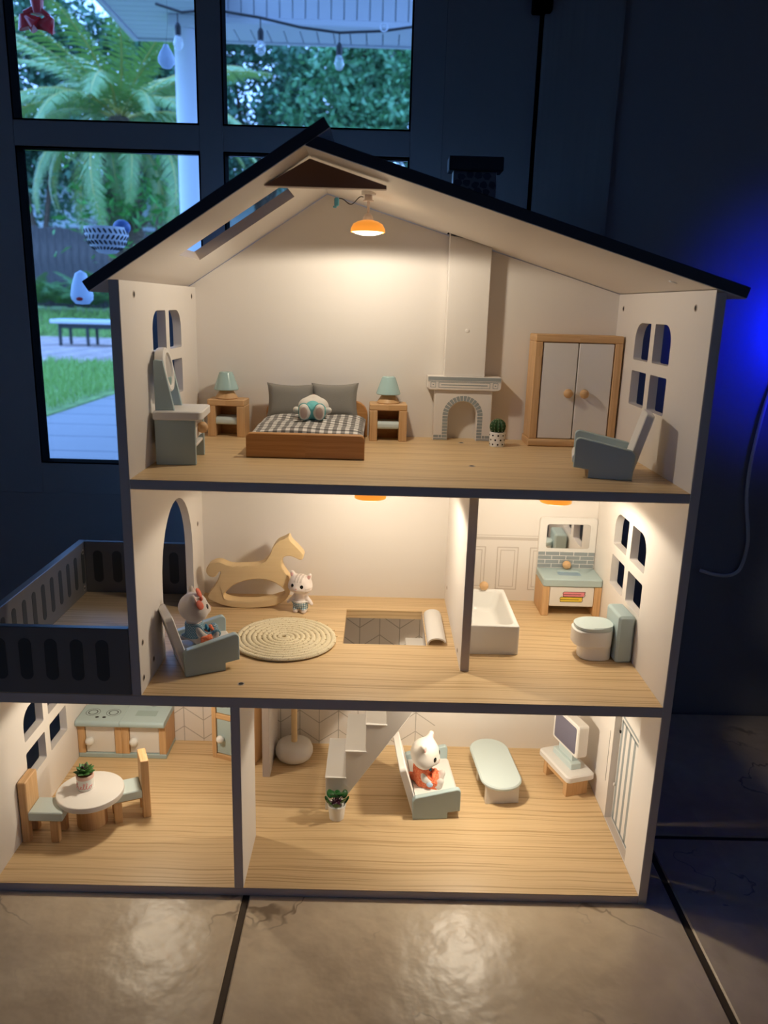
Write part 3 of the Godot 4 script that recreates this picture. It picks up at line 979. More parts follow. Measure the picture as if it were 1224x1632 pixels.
	part("threshold", span(WIDE + 0.0006, WIDE + 0.0088, F1 - 0.0004, F1 + 0.0012, -0.155, -0.0605, 0.0003), M.edge, h)
	part("wall_slit", wall_x(rrect(-0.1690, -0.1680, 0.062, 0.142, 0.0003, 1), WIDE - 0.0002, WIDE, 0.0), M.hole_dark, h)
	# screw holes
	for s in [Vector3(0, 0.7133, -0.0474), Vector3(0, 0.7143, -0.3094), Vector3(0, 0.3288, -0.0134), Vector3(0, 0.29, -0.0528), Vector3(0, 0.286, -0.011), Vector3(0, 0.39, -0.3)]: screw(s, Vector3(1, 0, 0))
	for s in [Vector3(WIDE, 0.714, -0.3096), Vector3(WIDE, 0.7155, -0.0498)]: screw(s, Vector3(-1, 0, 0))
	for s in [Vector3(0.3785, F3, -0.1225), Vector3(0.3819, F3, -0.2911), Vector3(0.1079, F2, -0.0337), Vector3(0.1079, F2, -0.304)]: screw(s, Vector3(0, 1, 0), 0.0034)
	screw(Vector3(0.3731, 0.28, -0.12), Vector3(-1, 0, 0), 0.0026)
	screw(Vector3(0.3731, 0.3, -0.3), Vector3(-1, 0, 0), 0.0026)

func reveal(parent: Node, holes: Array, x0: float, x1: float) -> void:
	for l in holes:
		var s := PackedVector3Array()
		var g := ccw((l as PackedVector2Array).duplicate())
		var q := inset(g, 0.00025)
		for i in q.size():
			var p0 := q[i]
			var p1 := q[(i + 1) % q.size()]
			var d := p1 - p0
			quad(s, Vector3(x0 + 0.0002, p0.y, p0.x), Vector3(x1 - 0.0001, p0.y, p0.x), Vector3(x1 - 0.0001, p1.y, p1.x), Vector3(x0 + 0.0002, p1.y, p1.x), Vector3(0, d.x, -d.y))
		part("window_reveal", s, M.wall_paint, parent)

func stroke(s: PackedVector3Array, a: Vector2, b: Vector2, w: float, z: float) -> void:
	var d := (b - a).normalized()
	var n := Vector2(-d.y, d.x) * w * 0.5
	var e := d * w * 0.35
	for zz in [[z, z + 0.00018]]:
		var p := [a - e - n, b + e - n, b + e + n, a - e + n]
		quad(s, Vector3(p[0].x, p[0].y, zz[1]), Vector3(p[1].x, p[1].y, zz[1]), Vector3(p[2].x, p[2].y, zz[1]), Vector3(p[3].x, p[3].y, zz[1]), Vector3(0, 0, 1))
		for i in 4:
			var u: Vector2 = p[i]
			var v: Vector2 = p[(i + 1) % 4]
			var o := v - u
			quad(s, Vector3(u.x, u.y, zz[0]), Vector3(v.x, v.y, zz[0]), Vector3(v.x, v.y, zz[1]), Vector3(u.x, u.y, zz[1]), Vector3(o.y, -o.x, 0))

func frame_lines(s: PackedVector3Array, x0: float, x1: float, y0: float, y1: float, w: float, z: float) -> void:
	stroke(s, Vector2(x0, y0), Vector2(x1, y0), w, z)
	stroke(s, Vector2(x0, y1), Vector2(x1, y1), w, z)
	stroke(s, Vector2(x0, y0), Vector2(x0, y1), w, z)
	stroke(s, Vector2(x1, y0), Vector2(x1, y1), w, z)

func back_prints(g: Node) -> void:
	# herringbone wall print behind kitchen and stairs
	var s := PackedVector3Array()
	var x := -0.193 + 0.0028
	var k := -5
	while k < 13:
		var vx := -0.0405 + 0.0314 * k
		k += 1
		if vx < -0.19 or vx > 0.368: continue
		stroke(s, Vector2(vx, F1), Vector2(vx, C1 - 0.001), 0.0012, -DEEP)
		var even := posmod(k - 1, 2) == 0
		for j in range(-3, 9):
			var ya := 0.0376 + 0.0337 * j
			var a := Vector2(vx, ya if even else ya - 0.0225)
			var b := Vector2(vx + 0.0314, ya - 0.0225 if even else ya)
			if vx + 0.0314 > 0.369: continue
			if minf(a.y, b.y) < F1 or maxf(a.y, b.y) > C1: continue
			stroke(s, a, b, 0.0012, -DEEP)
	part("herringbone_print", s, M.print_line, g)
	# bathroom panelling print
	s = PackedVector3Array()
	stroke(s, Vector2(0.3845, 0.3695), Vector2(0.5995, 0.3695), 0.0045, -DEEP)
	stroke(s, Vector2(0.3845, 0.3745), Vector2(0.5995, 0.3745), 0.001, -DEEP)
	for i in 4:
		var cx := 0.4669 + 0.0505 * (i - 1)
		frame_lines(s, cx - 0.0158, cx + 0.0158, 0.288, 0.3556, 0.0016, -DEEP)
		frame_lines(s, cx - 0.0108, cx + 0.0108, 0.2925, 0.351, 0.0012, -DEEP)
	part("panelling_print", s, M.print_grey, g)

# ---------------------------------------------------------------- pendant lamps
func pendant(at: Vector3, label: String, energy: float, drop := 0.0) -> Node3D:
	var o := thing("pendant_lamp", label, "lamp", at, 0.0, "pendant lamps of the toy house")
	# at = centre of the rim
	part("shade", lathe([Vector2(0.0193, 0.0), Vector2(0.0205, 0.0), Vector2(0.0202, 0.004), Vector2(0.0175, 0.009), Vector2(0.012, 0.012), Vector2(0.0065, 0.0135), Vector2(0.0045, 0.0135), Vector2(0.0062, 0.0125), Vector2(0.0116, 0.011), Vector2(0.0165, 0.0083), Vector2(0.019, 0.004), Vector2(0.0193, 0.0)], 36, false), M.shade_orange, o)
	part("socket", lathe([Vector2(0, 0.0115), Vector2(0.0062, 0.0128), Vector2(0.006, 0.0165), Vector2(0.0038, 0.02), Vector2(0.0016, 0.0212), Vector2(0, 0.0212)], 24), M.socket, o)
	part("stem", lathe([Vector2(0.0016, 0.0205), Vector2(0.0016, 0.034 + drop)], 12), M.socket, o)
	part("mount", lathe([Vector2(0, 0.032 + drop), Vector2(0.0065, 0.032 + drop), Vector2(0.0065, 0.033 + drop), Vector2(0.0046, 0.0335 + drop), Vector2(0.0046, 0.042 + drop), Vector2(0.0, 0.042 + drop)], 24), M.socket, o)
	part("bulb", lathe([Vector2(0, -0.0036), Vector2(0.009, -0.0031), Vector2(0.015, -0.0016), Vector2(0.0188, 0.0008), Vector2(0.0125, 0.0065), Vector2(0, 0.0072)], 28), M.bulb, o)
	glow(o, Vector3(0, 0.002, 0), energy, LAMP_COLOR, 0.01, 87.0)
	return o

func make_lamps() -> void:
	var o := pendant(Vector3(0.2448, 0.7925, -0.167), "lit orange pendant lamp hanging under the roof above the bed", 0.036, 0.0025)
	part("rose", move(lathe([Vector2(0.0085, 0.0415), Vector2(0.0085, 0.0458), Vector2(0.0, 0.0458)], 20), Vector3.ZERO), M.wall_paint, o)
	var wire := []
	for i in 25:
		var t := i / 24.0
		wire.append(Vector3(lerpf(-0.0345, -0.006, t), 0.0368 - 0.004 * sin(t * PI * 1.4) - 0.0022 * t + 0.002 * sin(t * 9.0), 0.002 * sin(t * 5.0)))
	var w := part("wire", tube(wire, 0.0006, 6), M.wire, o)
	part("clip", join([span(-0.0400, -0.0345, 0.028, 0.0375, -0.0025, 0.0025, 0.0012), span(-0.0415, -0.0372, 0.0262, 0.0285, -0.002, 0.002, 0.0008)]), M.clip_blue, w)
	pendant(Vector3(0.2552, 0.4692, -0.167), "lit orange pendant lamp just below the playroom ceiling", 0.029)
	pendant(Vector3(0.495, 0.4699, -0.167), "lit pendant lamp of the bathroom behind the ceiling edge", 0.0225)
	pendant(Vector3(-0.045, 0.2143, -0.16), "lit pendant lamp of the kitchen behind the ceiling edge", 0.0205)
	pendant(Vector3(0.405, 0.2143, -0.146), "lit pendant lamp of the living room behind the ceiling edge", 0.035)

# ---------------------------------------------------------------- bedroom, top floor
func knob(at: Vector3, along: Vector3, r: float, material: Material, parent: Node) -> void:
	part("knob", join([ball(at + along * r * 0.75, Vector3.ONE * r, 18, 10), tube([at, at + along * r * 0.5], r * 0.5, 10)]), material, parent)

func make_bedroom() -> void:
	# dressing table against the left wall
	var o := thing("dressing_table", "teal and white toy dressing table with round mirror against the left wall", "dressing table", Vector3(0.0035, F3, -0.116), 4.0)
	for z in [-0.0325, 0.0325]:
		part("side_panel", span(0.0, 0.046, 0, 0.0525, z - 0.0028, z + 0.0028, 0.0007), M.teal, o)
	part("table_top", plate_y(rounded([Vector2(-0.001, -0.038), Vector2(0.0545, -0.038), Vector2(0.0545, 0.038), Vector2(-0.001, 0.038)], [0.001, 0.008, 0.008, 0.001], 6), 0.0525, 0.0625, 0.0012), M.white, o)
	var dr := part("drawer", join([span(0.036, 0.0445, 0.028, 0.0495, -0.029, 0.029, 0.001)]), M.white, o)
	knob(Vector3(0.0445, 0.04, 0.004), Vector3(1, 0, 0), 0.0068, M.beech, dr)
	part("shelf", span(0.004, 0.0445, 0.019, 0.0225, -0.0297, 0.0297, 0.0006), M.white, o)
	part("back_board", span(0.0005, 0.0025, 0.02, 0.0525, -0.0297, 0.0297, 0.0003), M.white, o)
	var sup := PackedVector2Array([Vector2(0, 0.0625), Vector2(0.0218, 0.0625), Vector2(0.0105, 0.119), Vector2(0.0015, 0.12), Vector2(0, 0.1185)])
	for z in [-0.0275, 0.0225]: part("mirror_support", move(slab(sup, 0, 0.005, 0.0006), Vector3(0, 0, z)), M.teal, o)
	part("pivot", move(ball(Vector3.ZERO, Vector3(0.0022, 0.0022, 0.001), 12, 6), Vector3(0.0085, 0.1, 0.0278)), M.teal, o)
	var tilt := Transform3D(Basis.from_euler(Vector3(0, 0, 0.12)) * Basis(Vector3(0, -1, 0), Vector3(1, 0, 0), Vector3(0, 0, 1)), Vector3(0.0072, 0.1065, 0.0))
	var mr := part("mirror", tilt * lathe([Vector2(0, -0.006), Vector2(0.0235, -0.006), Vector2(0.0255, -0.0045), Vector2(0.026, 0), Vector2(0.0255, 0.0045), Vector2(0.024, 0.006), Vector2(0.0198, 0.006), Vector2(0.019, 0.0042), Vector2(0, 0.0042)], 40), M.white, o)
	part("glass", tilt * lathe([Vector2(0.0189, 0.0043), Vector2(0.0186, 0.0047), Vector2(0, 0.0047)], 40), M.mirror, mr)
	# nightstands and lamps
	var n := thing("nightstand", "beech toy nightstand with teal shelf standing left of the bed by the dressing table", "nightstand", Vector3(0.048, F3, -0.3085), -2.0, "pair of nightstands")
	for s in [-1.0, 1.0]: part("side_panel", span(s * 0.0265, s * 0.0152, 0, 0.0435, -0.018, 0.018, 0.0007), M.beech_up, n)
	part("top", plate_y(rrect(-0.0265, 0.0265, -0.018, 0.018, 0.002, 3), 0.0435, 0.0525, 0.0012), M.beech, n)
	part("shelf", move(on_x(slab(rounded([Vector2(-0.015, 0.017), Vector2(0.0155, 0.017), Vector2(0.0155, 0.0275), Vector2(-0.015, 0.0275)], [0.0005, 0.003, 0.005, 0.0005], 5), -0.0152, 0.0152, 0.0003)), Vector3.ZERO), M.teal_pale, n)
	part("back_board", span(-0.0152, 0.0152, 0.0, 0.0435, -0.018, -0.016, 0.0002), M.beech_deep, n)
	copy_of(n, Vector3(0.2763, F3, -0.3055), 2.0, "beech toy nightstand with teal shelf standing right of the bed toward the fireplace")
	var l := thing("table_lamp", "toy lamp with glossy teal shade on the nightstand left of the bed", "lamp", Vector3(0.0455, F3 + 0.0525, -0.309), 0.0, "pair of bedside lamps")
	part("base", lathe([Vector2(0, 0), Vector2(0.0150, 0), Vector2(0.0162, 0.001), Vector2(0.0155, 0.0025), Vector2(0.0085, 0.0125), Vector2(0, 0.0125)], 36), M.beech, l)
	part("shade", lathe([Vector2(0, 0.0122), Vector2(0.0162, 0.0122), Vector2(0.0172, 0.013), Vector2(0.0172, 0.0142), Vector2(0.0095, 0.036), Vector2(0.0082, 0.0372), Vector2(0, 0.0374)], 36), M.teal_gloss, l)
	copy_of(l, Vector3(0.2762, F3 + 0.0525, -0.3055), 0.0, "toy lamp with glossy teal shade on the nightstand right of the bed")
	# bed
	var b := thing("toy_bed", "low beech toy bed with rounded headboard and plain footboard", "bed", Vector3(0.1735, F3, -0.235), 0.0)
	part("footboard", move(slab(rounded([Vector2(-0.0732, 0), Vector2(0.0732, 0), Vector2(0.0732, 0.0308), Vector2(-0.0732, 0.0308)], [0.0006, 0.0006, 0.006, 0.006], 6), 0.0848, 0.0945, 0.0011), Vector3.ZERO), M.beech_deep, b)
	part("headboard", slab(rounded([Vector2(-0.0735, 0), Vector2(0.0735, 0), Vector2(0.0735, 0.0515), Vector2(-0.0735, 0.0515)], [0.0006, 0.0006, 0.02, 0.02], 8), -0.0975, -0.0885, 0.0011), M.beech_deep, b)
	for s in [-1.0, 1.0]: part("side_rail", span(s * 0.068, s * 0.0615, 0.006, 0.0195, -0.0885, 0.0848, 0.0006), M.beech_deep, b)
	part("base_board", span(-0.0615, 0.0615, 0.0125, 0.0168, -0.0885, 0.0848, 0.0004), M.beech, b)
	var q := PackedVector3Array()
	var N := 44
	var qf := func(i: int, j: int, side: float) -> Vector3:
		var u := -1.0 + 2.0 * i / N
		var v := -1.0 + 2.0 * j / N
		var puff := sqrt(maxf(0.0, 1.0 - pow(absf(u), 6.0))) * sqrt(maxf(0.0, 1.0 - pow(absf(v), 6.0)))
		var y := 0.0262 + side * 0.0086 * puff + 0.0014 * sin(u * 5.0 + v * 3.0) * puff + (0.0012 * sin(v * 9.0 + u * 2.0) * puff if side > 0 else 0.0)
		return Vector3(u * 0.0712, y, -0.0035 + v * 0.0822)
	for side in [-1.0, 1.0]:
		for i in N:
			for j in N: quad(q, qf.call(i, j, side), qf.call(i + 1, j, side), qf.call(i + 1, j + 1, side), qf.call(i, j + 1, side), Vector3(0, side, 0))
	var qu := solo("gingham_mattress", q, M.gingham, "soft grey and white gingham mattress lying on the toy bed", "mattress", "", 60.0)
	qu.position = Vector3(0.1735, F3, -0.235)
	for k in 2:
		var p := solo("grey_pillow", cushion(0.068, 0.052, 0.022, 18, 0.1), M.grey_cloth, ["grey cloth pillow propped at the left half of the headboard", "grey cloth pillow propped at the right half of the headboard"][k], "pillow", "grey bed pillows", 60.0)
		p.position = Vector3([0.1375, 0.2005][k], [0.5735, 0.5758][k], [-0.3035, -0.3025][k])
		p.rotation_degrees = Vector3(-14, [4, -5][k], [-1.0, 2.0][k])
	# fireplace surround
	var f := thing("toy_fireplace", "pale toy fireplace with arched opening and printed bricks below the chimney breast", "fireplace", Vector3(0.3838, F3, -0.31), 0.0)
	var arch := PackedVector2Array([Vector2(-0.0414, 0), Vector2(-0.0208, 0)])
	for i in 17: arch.append(Vector2(-0.0205 * cos(PI * i / 16), 0.0362 + 0.0205 * sin(PI * i / 16)))
	arch.append_array(PackedVector2Array([Vector2(0.0208, 0), Vector2(0.0414, 0), Vector2(0.0414, 0.0728), Vector2(-0.0414, 0.0728)]))
	part("surround", slab(arch, -0.0215, 0.0, 0.0007), M.wall_paint, f)
	var mt := part("mantel", slab(rounded([Vector2(-0.0492, 0.0728), Vector2(0.0492, 0.0728), Vector2(0.0525, 0.076), Vector2(0.0525, 0.0922), Vector2(-0.0525, 0.0922), Vector2(-0.0525, 0.076)], [0.0015], 3), -0.0215, 0.0042, 0.0008), M.wall_paint, f)
	part("grey_band", slab(PackedVector2Array([Vector2(-0.0517, 0.0865), Vector2(0.0517, 0.0865), Vector2(0.0517, 0.0915), Vector2(-0.0517, 0.0915)]), 0.0042, 0.0044, 0.0), M.print_blue_grey, mt)
	var pl := PackedVector3Array()
	stroke(pl, Vector2(-0.0515, 0.0852), Vector2(0.0515, 0.0852), 0.0009, 0.0042)
	frame_lines(pl, -0.0363, 0.0363, 0.0765, 0.0838, 0.0007, 0.0042)
	stroke(pl, Vector2(-0.0325, 0.0802), Vector2(0.0325, 0.0802), 0.0014, 0.0042)
	for s in [-1.0, 1.0]:
		frame_lines(pl, s * 0.0442 - 0.0034, s * 0.0442 + 0.0034, 0.0766, 0.0837, 0.0007, 0.0042)
		stroke(pl, Vector2(s * 0.0442 - 0.0006, 0.0802), Vector2(s * 0.0442 + 0.0006, 0.0802), 0.0014, 0.0042)
	part("mantel_print", pl, M.print_blue_grey, mt)
	for i in 16:
		var a0 := PI * (i + 0.09) / 16
		var a1 := PI * (i + 0.91) / 16
		if i == 0 or i == 15: pass
		var pts := PackedVector2Array()
		for k in 3: pts.append(Vector2(-cos(lerpf(a0, a1, k / 2.0)) * 0.0213, 0.0362 + sin(lerpf(a0, a1, k / 2.0)) * 0.0213))
		for k in 3: pts.append(Vector2(-cos(lerpf(a1, a0, k / 2.0)) * 0.0287, 0.0362 + sin(lerpf(a1, a0, k / 2.0)) * 0.0287))
		part("brick", slab(pts, 0.0, 0.00022, 0.0), M.print_blue_grey, f)
	for s in [-1.0, 1.0]:
		for i in 7:
			part("brick", slab(rrect(minf(s * 0.0213, s * 0.0287), maxf(s * 0.0213, s * 0.0287), 0.0042 + i * 0.0046, 0.0042 + i * 0.0046 + 0.0037, 0.0), 0.0, 0.00022, 0.0), M.print_blue_grey, f)
		for k in [[0.0296, 0.0330], [0.0338, 0.0408]]:
			part("brick", slab(rrect(minf(s * k[0], s * k[1]), maxf(s * k[0], s * k[1]), 0.0042, 0.0079, 0.0), 0.0, 0.00022, 0.0), M.print_blue_grey, f)
		part("brick", slab(rrect(minf(s * 0.0213, s * 0.0408), maxf(s * 0.0213, s * 0.0408), 0.0012, 0.0031, 0.0), 0.0, 0.00022, 0.0), M.print_blue_grey, f)
	# cactus
	var c := thing("potted_cactus", "tiny round green cactus in a white pot with black dots", "plant", Vector3(0.4300, F3, -0.273), 0.0)
	var pot := part("pot", lathe([Vector2(0, 0), Vector2(0.0098, 0), Vector2(0.0104, 0.0008), Vector2(0.0112, 0.0195), Vector2(0.0108, 0.0203), Vector2(0.0098, 0.0203), Vector2(0.0096, 0.017), Vector2(0, 0.017)], 30), M.white_gloss, c)
	for r in 3:
		for i in 9:
			var an := TAU * (i + 0.5 * (r % 2)) / 9 + 0.2
			var y := 0.0035 + 0.0063 * r
			var rr := 0.0104 + 0.0008 * y / 0.0195
			part("dot", Transform3D(Basis(Vector3(0, 1, 0), Vector3(cos(an), 0, sin(an)), Vector3(sin(an), 0, -cos(an))), Vector3(cos(an) * (rr - 0.00005), y, sin(an) * (rr - 0.00005))) * lathe([Vector2(0.0013, 0), Vector2(0.001, 0.00025), Vector2(0, 0.0003)], 12), M.black, pot)
	part("soil", lathe([Vector2(0.0097, 0.0178), Vector2(0.007, 0.0188), Vector2(0, 0.019)], 20), M.soil, c)
	var cr := []
	for i in 11:
		var g := PackedVector3Array()
		var th := PI * (0.12 + 0.88 * i / 10.0)
		for j in 48:
			var an := TAU * j / 48
			var rr := sin(th) * 0.0102 * (1.0 + 0.12 * cos(an * 12.0))
			g.append(Vector3(cos(an) * rr, 0.0275 - cos(th) * 0.0112, sin(an) * rr))
		cr.append(g)
	part("cactus_body", loft(cr, false, true), M.cactus_green, c, 60.0)
	var sp := PackedVector3Array()
	for j in 12:
		for i in 5:
			var th := PI * (0.35 + 0.13 * i)
			var an := TAU * j / 12
			sp.append_array(ball(Vector3(cos(an) * sin(th) * 0.0115, 0.0275 - cos(th) * 0.0113, sin(an) * sin(th) * 0.0115), Vector3.ONE * 0.0004, 6, 4))
	var spn := part("spines", sp, M.cactus_spine, c)
	spn.set_meta("kind", "stuff")
	# wardrobe
	var w := thing("toy_wardrobe", "beech framed toy wardrobe with two white doors and round knobs", "wardrobe", Vector3(0.5368, F3, -0.2832), 0.0)
	for s in [-1.0, 1.0]: part("side_panel", span(s * 0.0605, s * 0.05, 0.0105, 0.1445, -0.0465, 0.0, 0.0009), M.beech_up, w)
	part("top_board", span(-0.0605, 0.0605, 0.1445, 0.1545, -0.0465, 0.0004, 0.0011), M.beech, w)
	part("plinth", move(on_x(slab(rounded([Vector2(-0.0465, 0), Vector2(0.0045, 0), Vector2(0.0045, 0.0105), Vector2(-0.0465, 0.0105)], [0.0005, 0.003, 0.004, 0.0005], 4), -0.0605, 0.0622, 0.0006)), Vector3.ZERO), M.beech, w)
	part("back_board", span(-0.05, 0.05, 0.0105, 0.1445, -0.0465, -0.044, 0.0), M.beech_deep, w)
	for s in [-1.0, 1.0]:
		var d := part("door", span(s * 0.0487, s * 0.0007, 0.0112, 0.1436, -0.0085, -0.0012, 0.0008), M.white, w)
		knob(Vector3(s * 0.0112 + 0.0004, 0.0752, -0.0012), Vector3(0, 0, 1), 0.0064, M.beech, d)

# ---------------------------------------------------------------- seats: local +x is forward, near rear corner at x = -0.025
func seat(label: String, called: String, half: float, at: Vector3, turn: float, group: String, lean := 0.022) -> Node3D:
	var o := thing(called, label, "armchair" if half < 0.05 else "sofa", at, turn, group)
	var side := rounded([Vector2(-0.025, 0), Vector2(0.024, 0), Vector2(0.024, 0.0098), Vector2(0.0415, 0.0115), Vector2(0.0415, 0.0472), Vector2(-0.0225, 0.0345), Vector2(-0.0262, 0.029)], [0.0005, 0.0005, 0.0005, 0.0006, 0.0055, 0.004, 0.002], 5)
	for s in [-1.0, 1.0]: part("arm_panel", move(slab(side, 0, 0.0085, 0.0009), Vector3(0, 0, half - 0.0085 if s > 0 else -half)), M.teal, o)
	var i := half - 0.0087
	part("seat", move(slab(rounded([Vector2(-0.0174, 0.0145), Vector2(0.0435, 0.0145), Vector2(0.0435, 0.0262), Vector2(-0.0205, 0.0262)], [0.0005, 0.004, 0.005, 0.0005], 5), -i, i, 0.0006), Vector3.ZERO), M.white, o)
	part("under_frame", span(-0.0120, 0.012, 0.0006, 0.0145, -i, i, 0.0004), M.white, o)
	var back := rounded([Vector2(-i, 0.002), Vector2(i, 0.002), Vector2(i, 0.0785), Vector2(-i, 0.0785)], [0.0008, 0.0008, 0.005, 0.005], 5)
	var ang := atan2(lean, 0.075)
	part("backrest", Transform3D(Basis.from_euler(Vector3(0, 0, ang)), Vector3(-0.0135, 0.0012, 0)) * wall_x(back, -0.0105, -0.0005, 0.0011), M.white, o)
	return o

func make_playroom() -> void:
	# rocking horse cut from one board
	var px := [[915, 155], [935, 195], [990, 245], [1055, 315], [1052, 362], [1020, 372], [965, 350], [910, 340], [865, 358], [845, 405], [855, 460], [890, 510], [922, 560], [935, 650], [905, 738], [820, 810], [700, 843], [560, 862], [400, 868], [250, 845], [160, 812], [122, 785], [128, 740], [200, 640], [238, 560], [247, 528], [230, 530], [212, 560], [180, 580], [135, 572], [107, 530], [130, 470], [190, 437], [250, 432], [340, 463], [450, 460], [590, 445], [670, 415], [720, 355], [760, 268], [805, 212], [870, 180]]
	var hp := [[292, 722], [340, 672], [400, 632], [520, 590], [640, 575], [760, 597], [850, 650], [880, 690], [858, 716], [820, 732], [700, 772], [560, 795], [400, 800], [300, 785], [268, 758]]
	var conv := func(q): return Vector2(0.0159 + (q[0] - 105.0) / 950.0 * 0.1425, 0.2694 + (868.0 - q[1] - (q[0] - 400.0) * 0.026) / 713.0 * 0.1148)
	var outer := []
	for q in px: outer.append(conv.call(q))
	var inner := []
	for q in hp: inner.append(conv.call(q))
	var oc := smooth_curve(outer, 3)
	var low := 1.0
	for p in oc: low = minf(low, p.y)
	var h := solo("rocking_horse", move(slab(oc, -0.0195, 0.0, 0.0011, [smooth_curve(inner, 3)]), Vector3(0, F2 - low, -0.273)), M.plywood, "pale plywood rocking horse silhouette standing along the back wall", "rocking horse", "", 45.0)
	# rug: a stitched coil
	var path := []
	var rad := []
	var turns := 9.6
	var steps := int(turns * 64)
	for i in steps + 1:
		var t := float(i) / steps
		var an := t * turns * TAU
		var r := 0.003 + 0.0655 * t
		path.append(Vector3(cos(an) * r, 0.0032, sin(an) * r * 1.03))
		rad.append(0.00355 * (1.0 + 0.06 * sin(an * 31.0)))
	var rug := thing("coil_rug", "round jute rug of stitched coils on the playroom floor", "rug", Vector3(0.1445, F2 + 0.0004, -0.1645), 40.0)
	part("coil", Transform3D(Basis.from_scale(Vector3(1, 0.72, 1)), Vector3(0, 0.0004, 0)) * tube(path, rad, 7), M.jute, rug, 60.0)
	var stitch := PackedVector3Array()
	for i in range(30, steps - 2, 3):
		var p: Vector3 = path[i]
		if hash(i) % 5 == 0: continue
		var out := Vector3(p.x, 0, p.z).normalized()
		var side := Vector3(-out.z, 0, out.x)
		stitch.append_array(tube([p + out * 0.0018 + Vector3(0, 0.0015, 0) - side * 0.0006, p + out * 0.0036 + Vector3(0, 0.0008, 0), p + out * 0.0052 + Vector3(0, 0.0015, 0) + side * 0.0006], 0.0004, 4))
	var sn := part("stitches", stitch, M.jute_thread, rug)
	sn.set_meta("kind", "stuff")
	part("cord_end", tube([path[-1], path[-1] + Vector3(-0.003, 0, 0.008), path[-1] + Vector3(-0.0085, -0.0006, 0.012)], [0.003, 0.0025, 0.0012], 7), M.jute, rug)

# ---------------------------------------------------------------- bathroom
func ring_of(pts: PackedVector2Array, y: float) -> PackedVector3Array:
	var o := PackedVector3Array()
	for p in pts: o.append(Vector3(p.x, y, p.y))
	return o

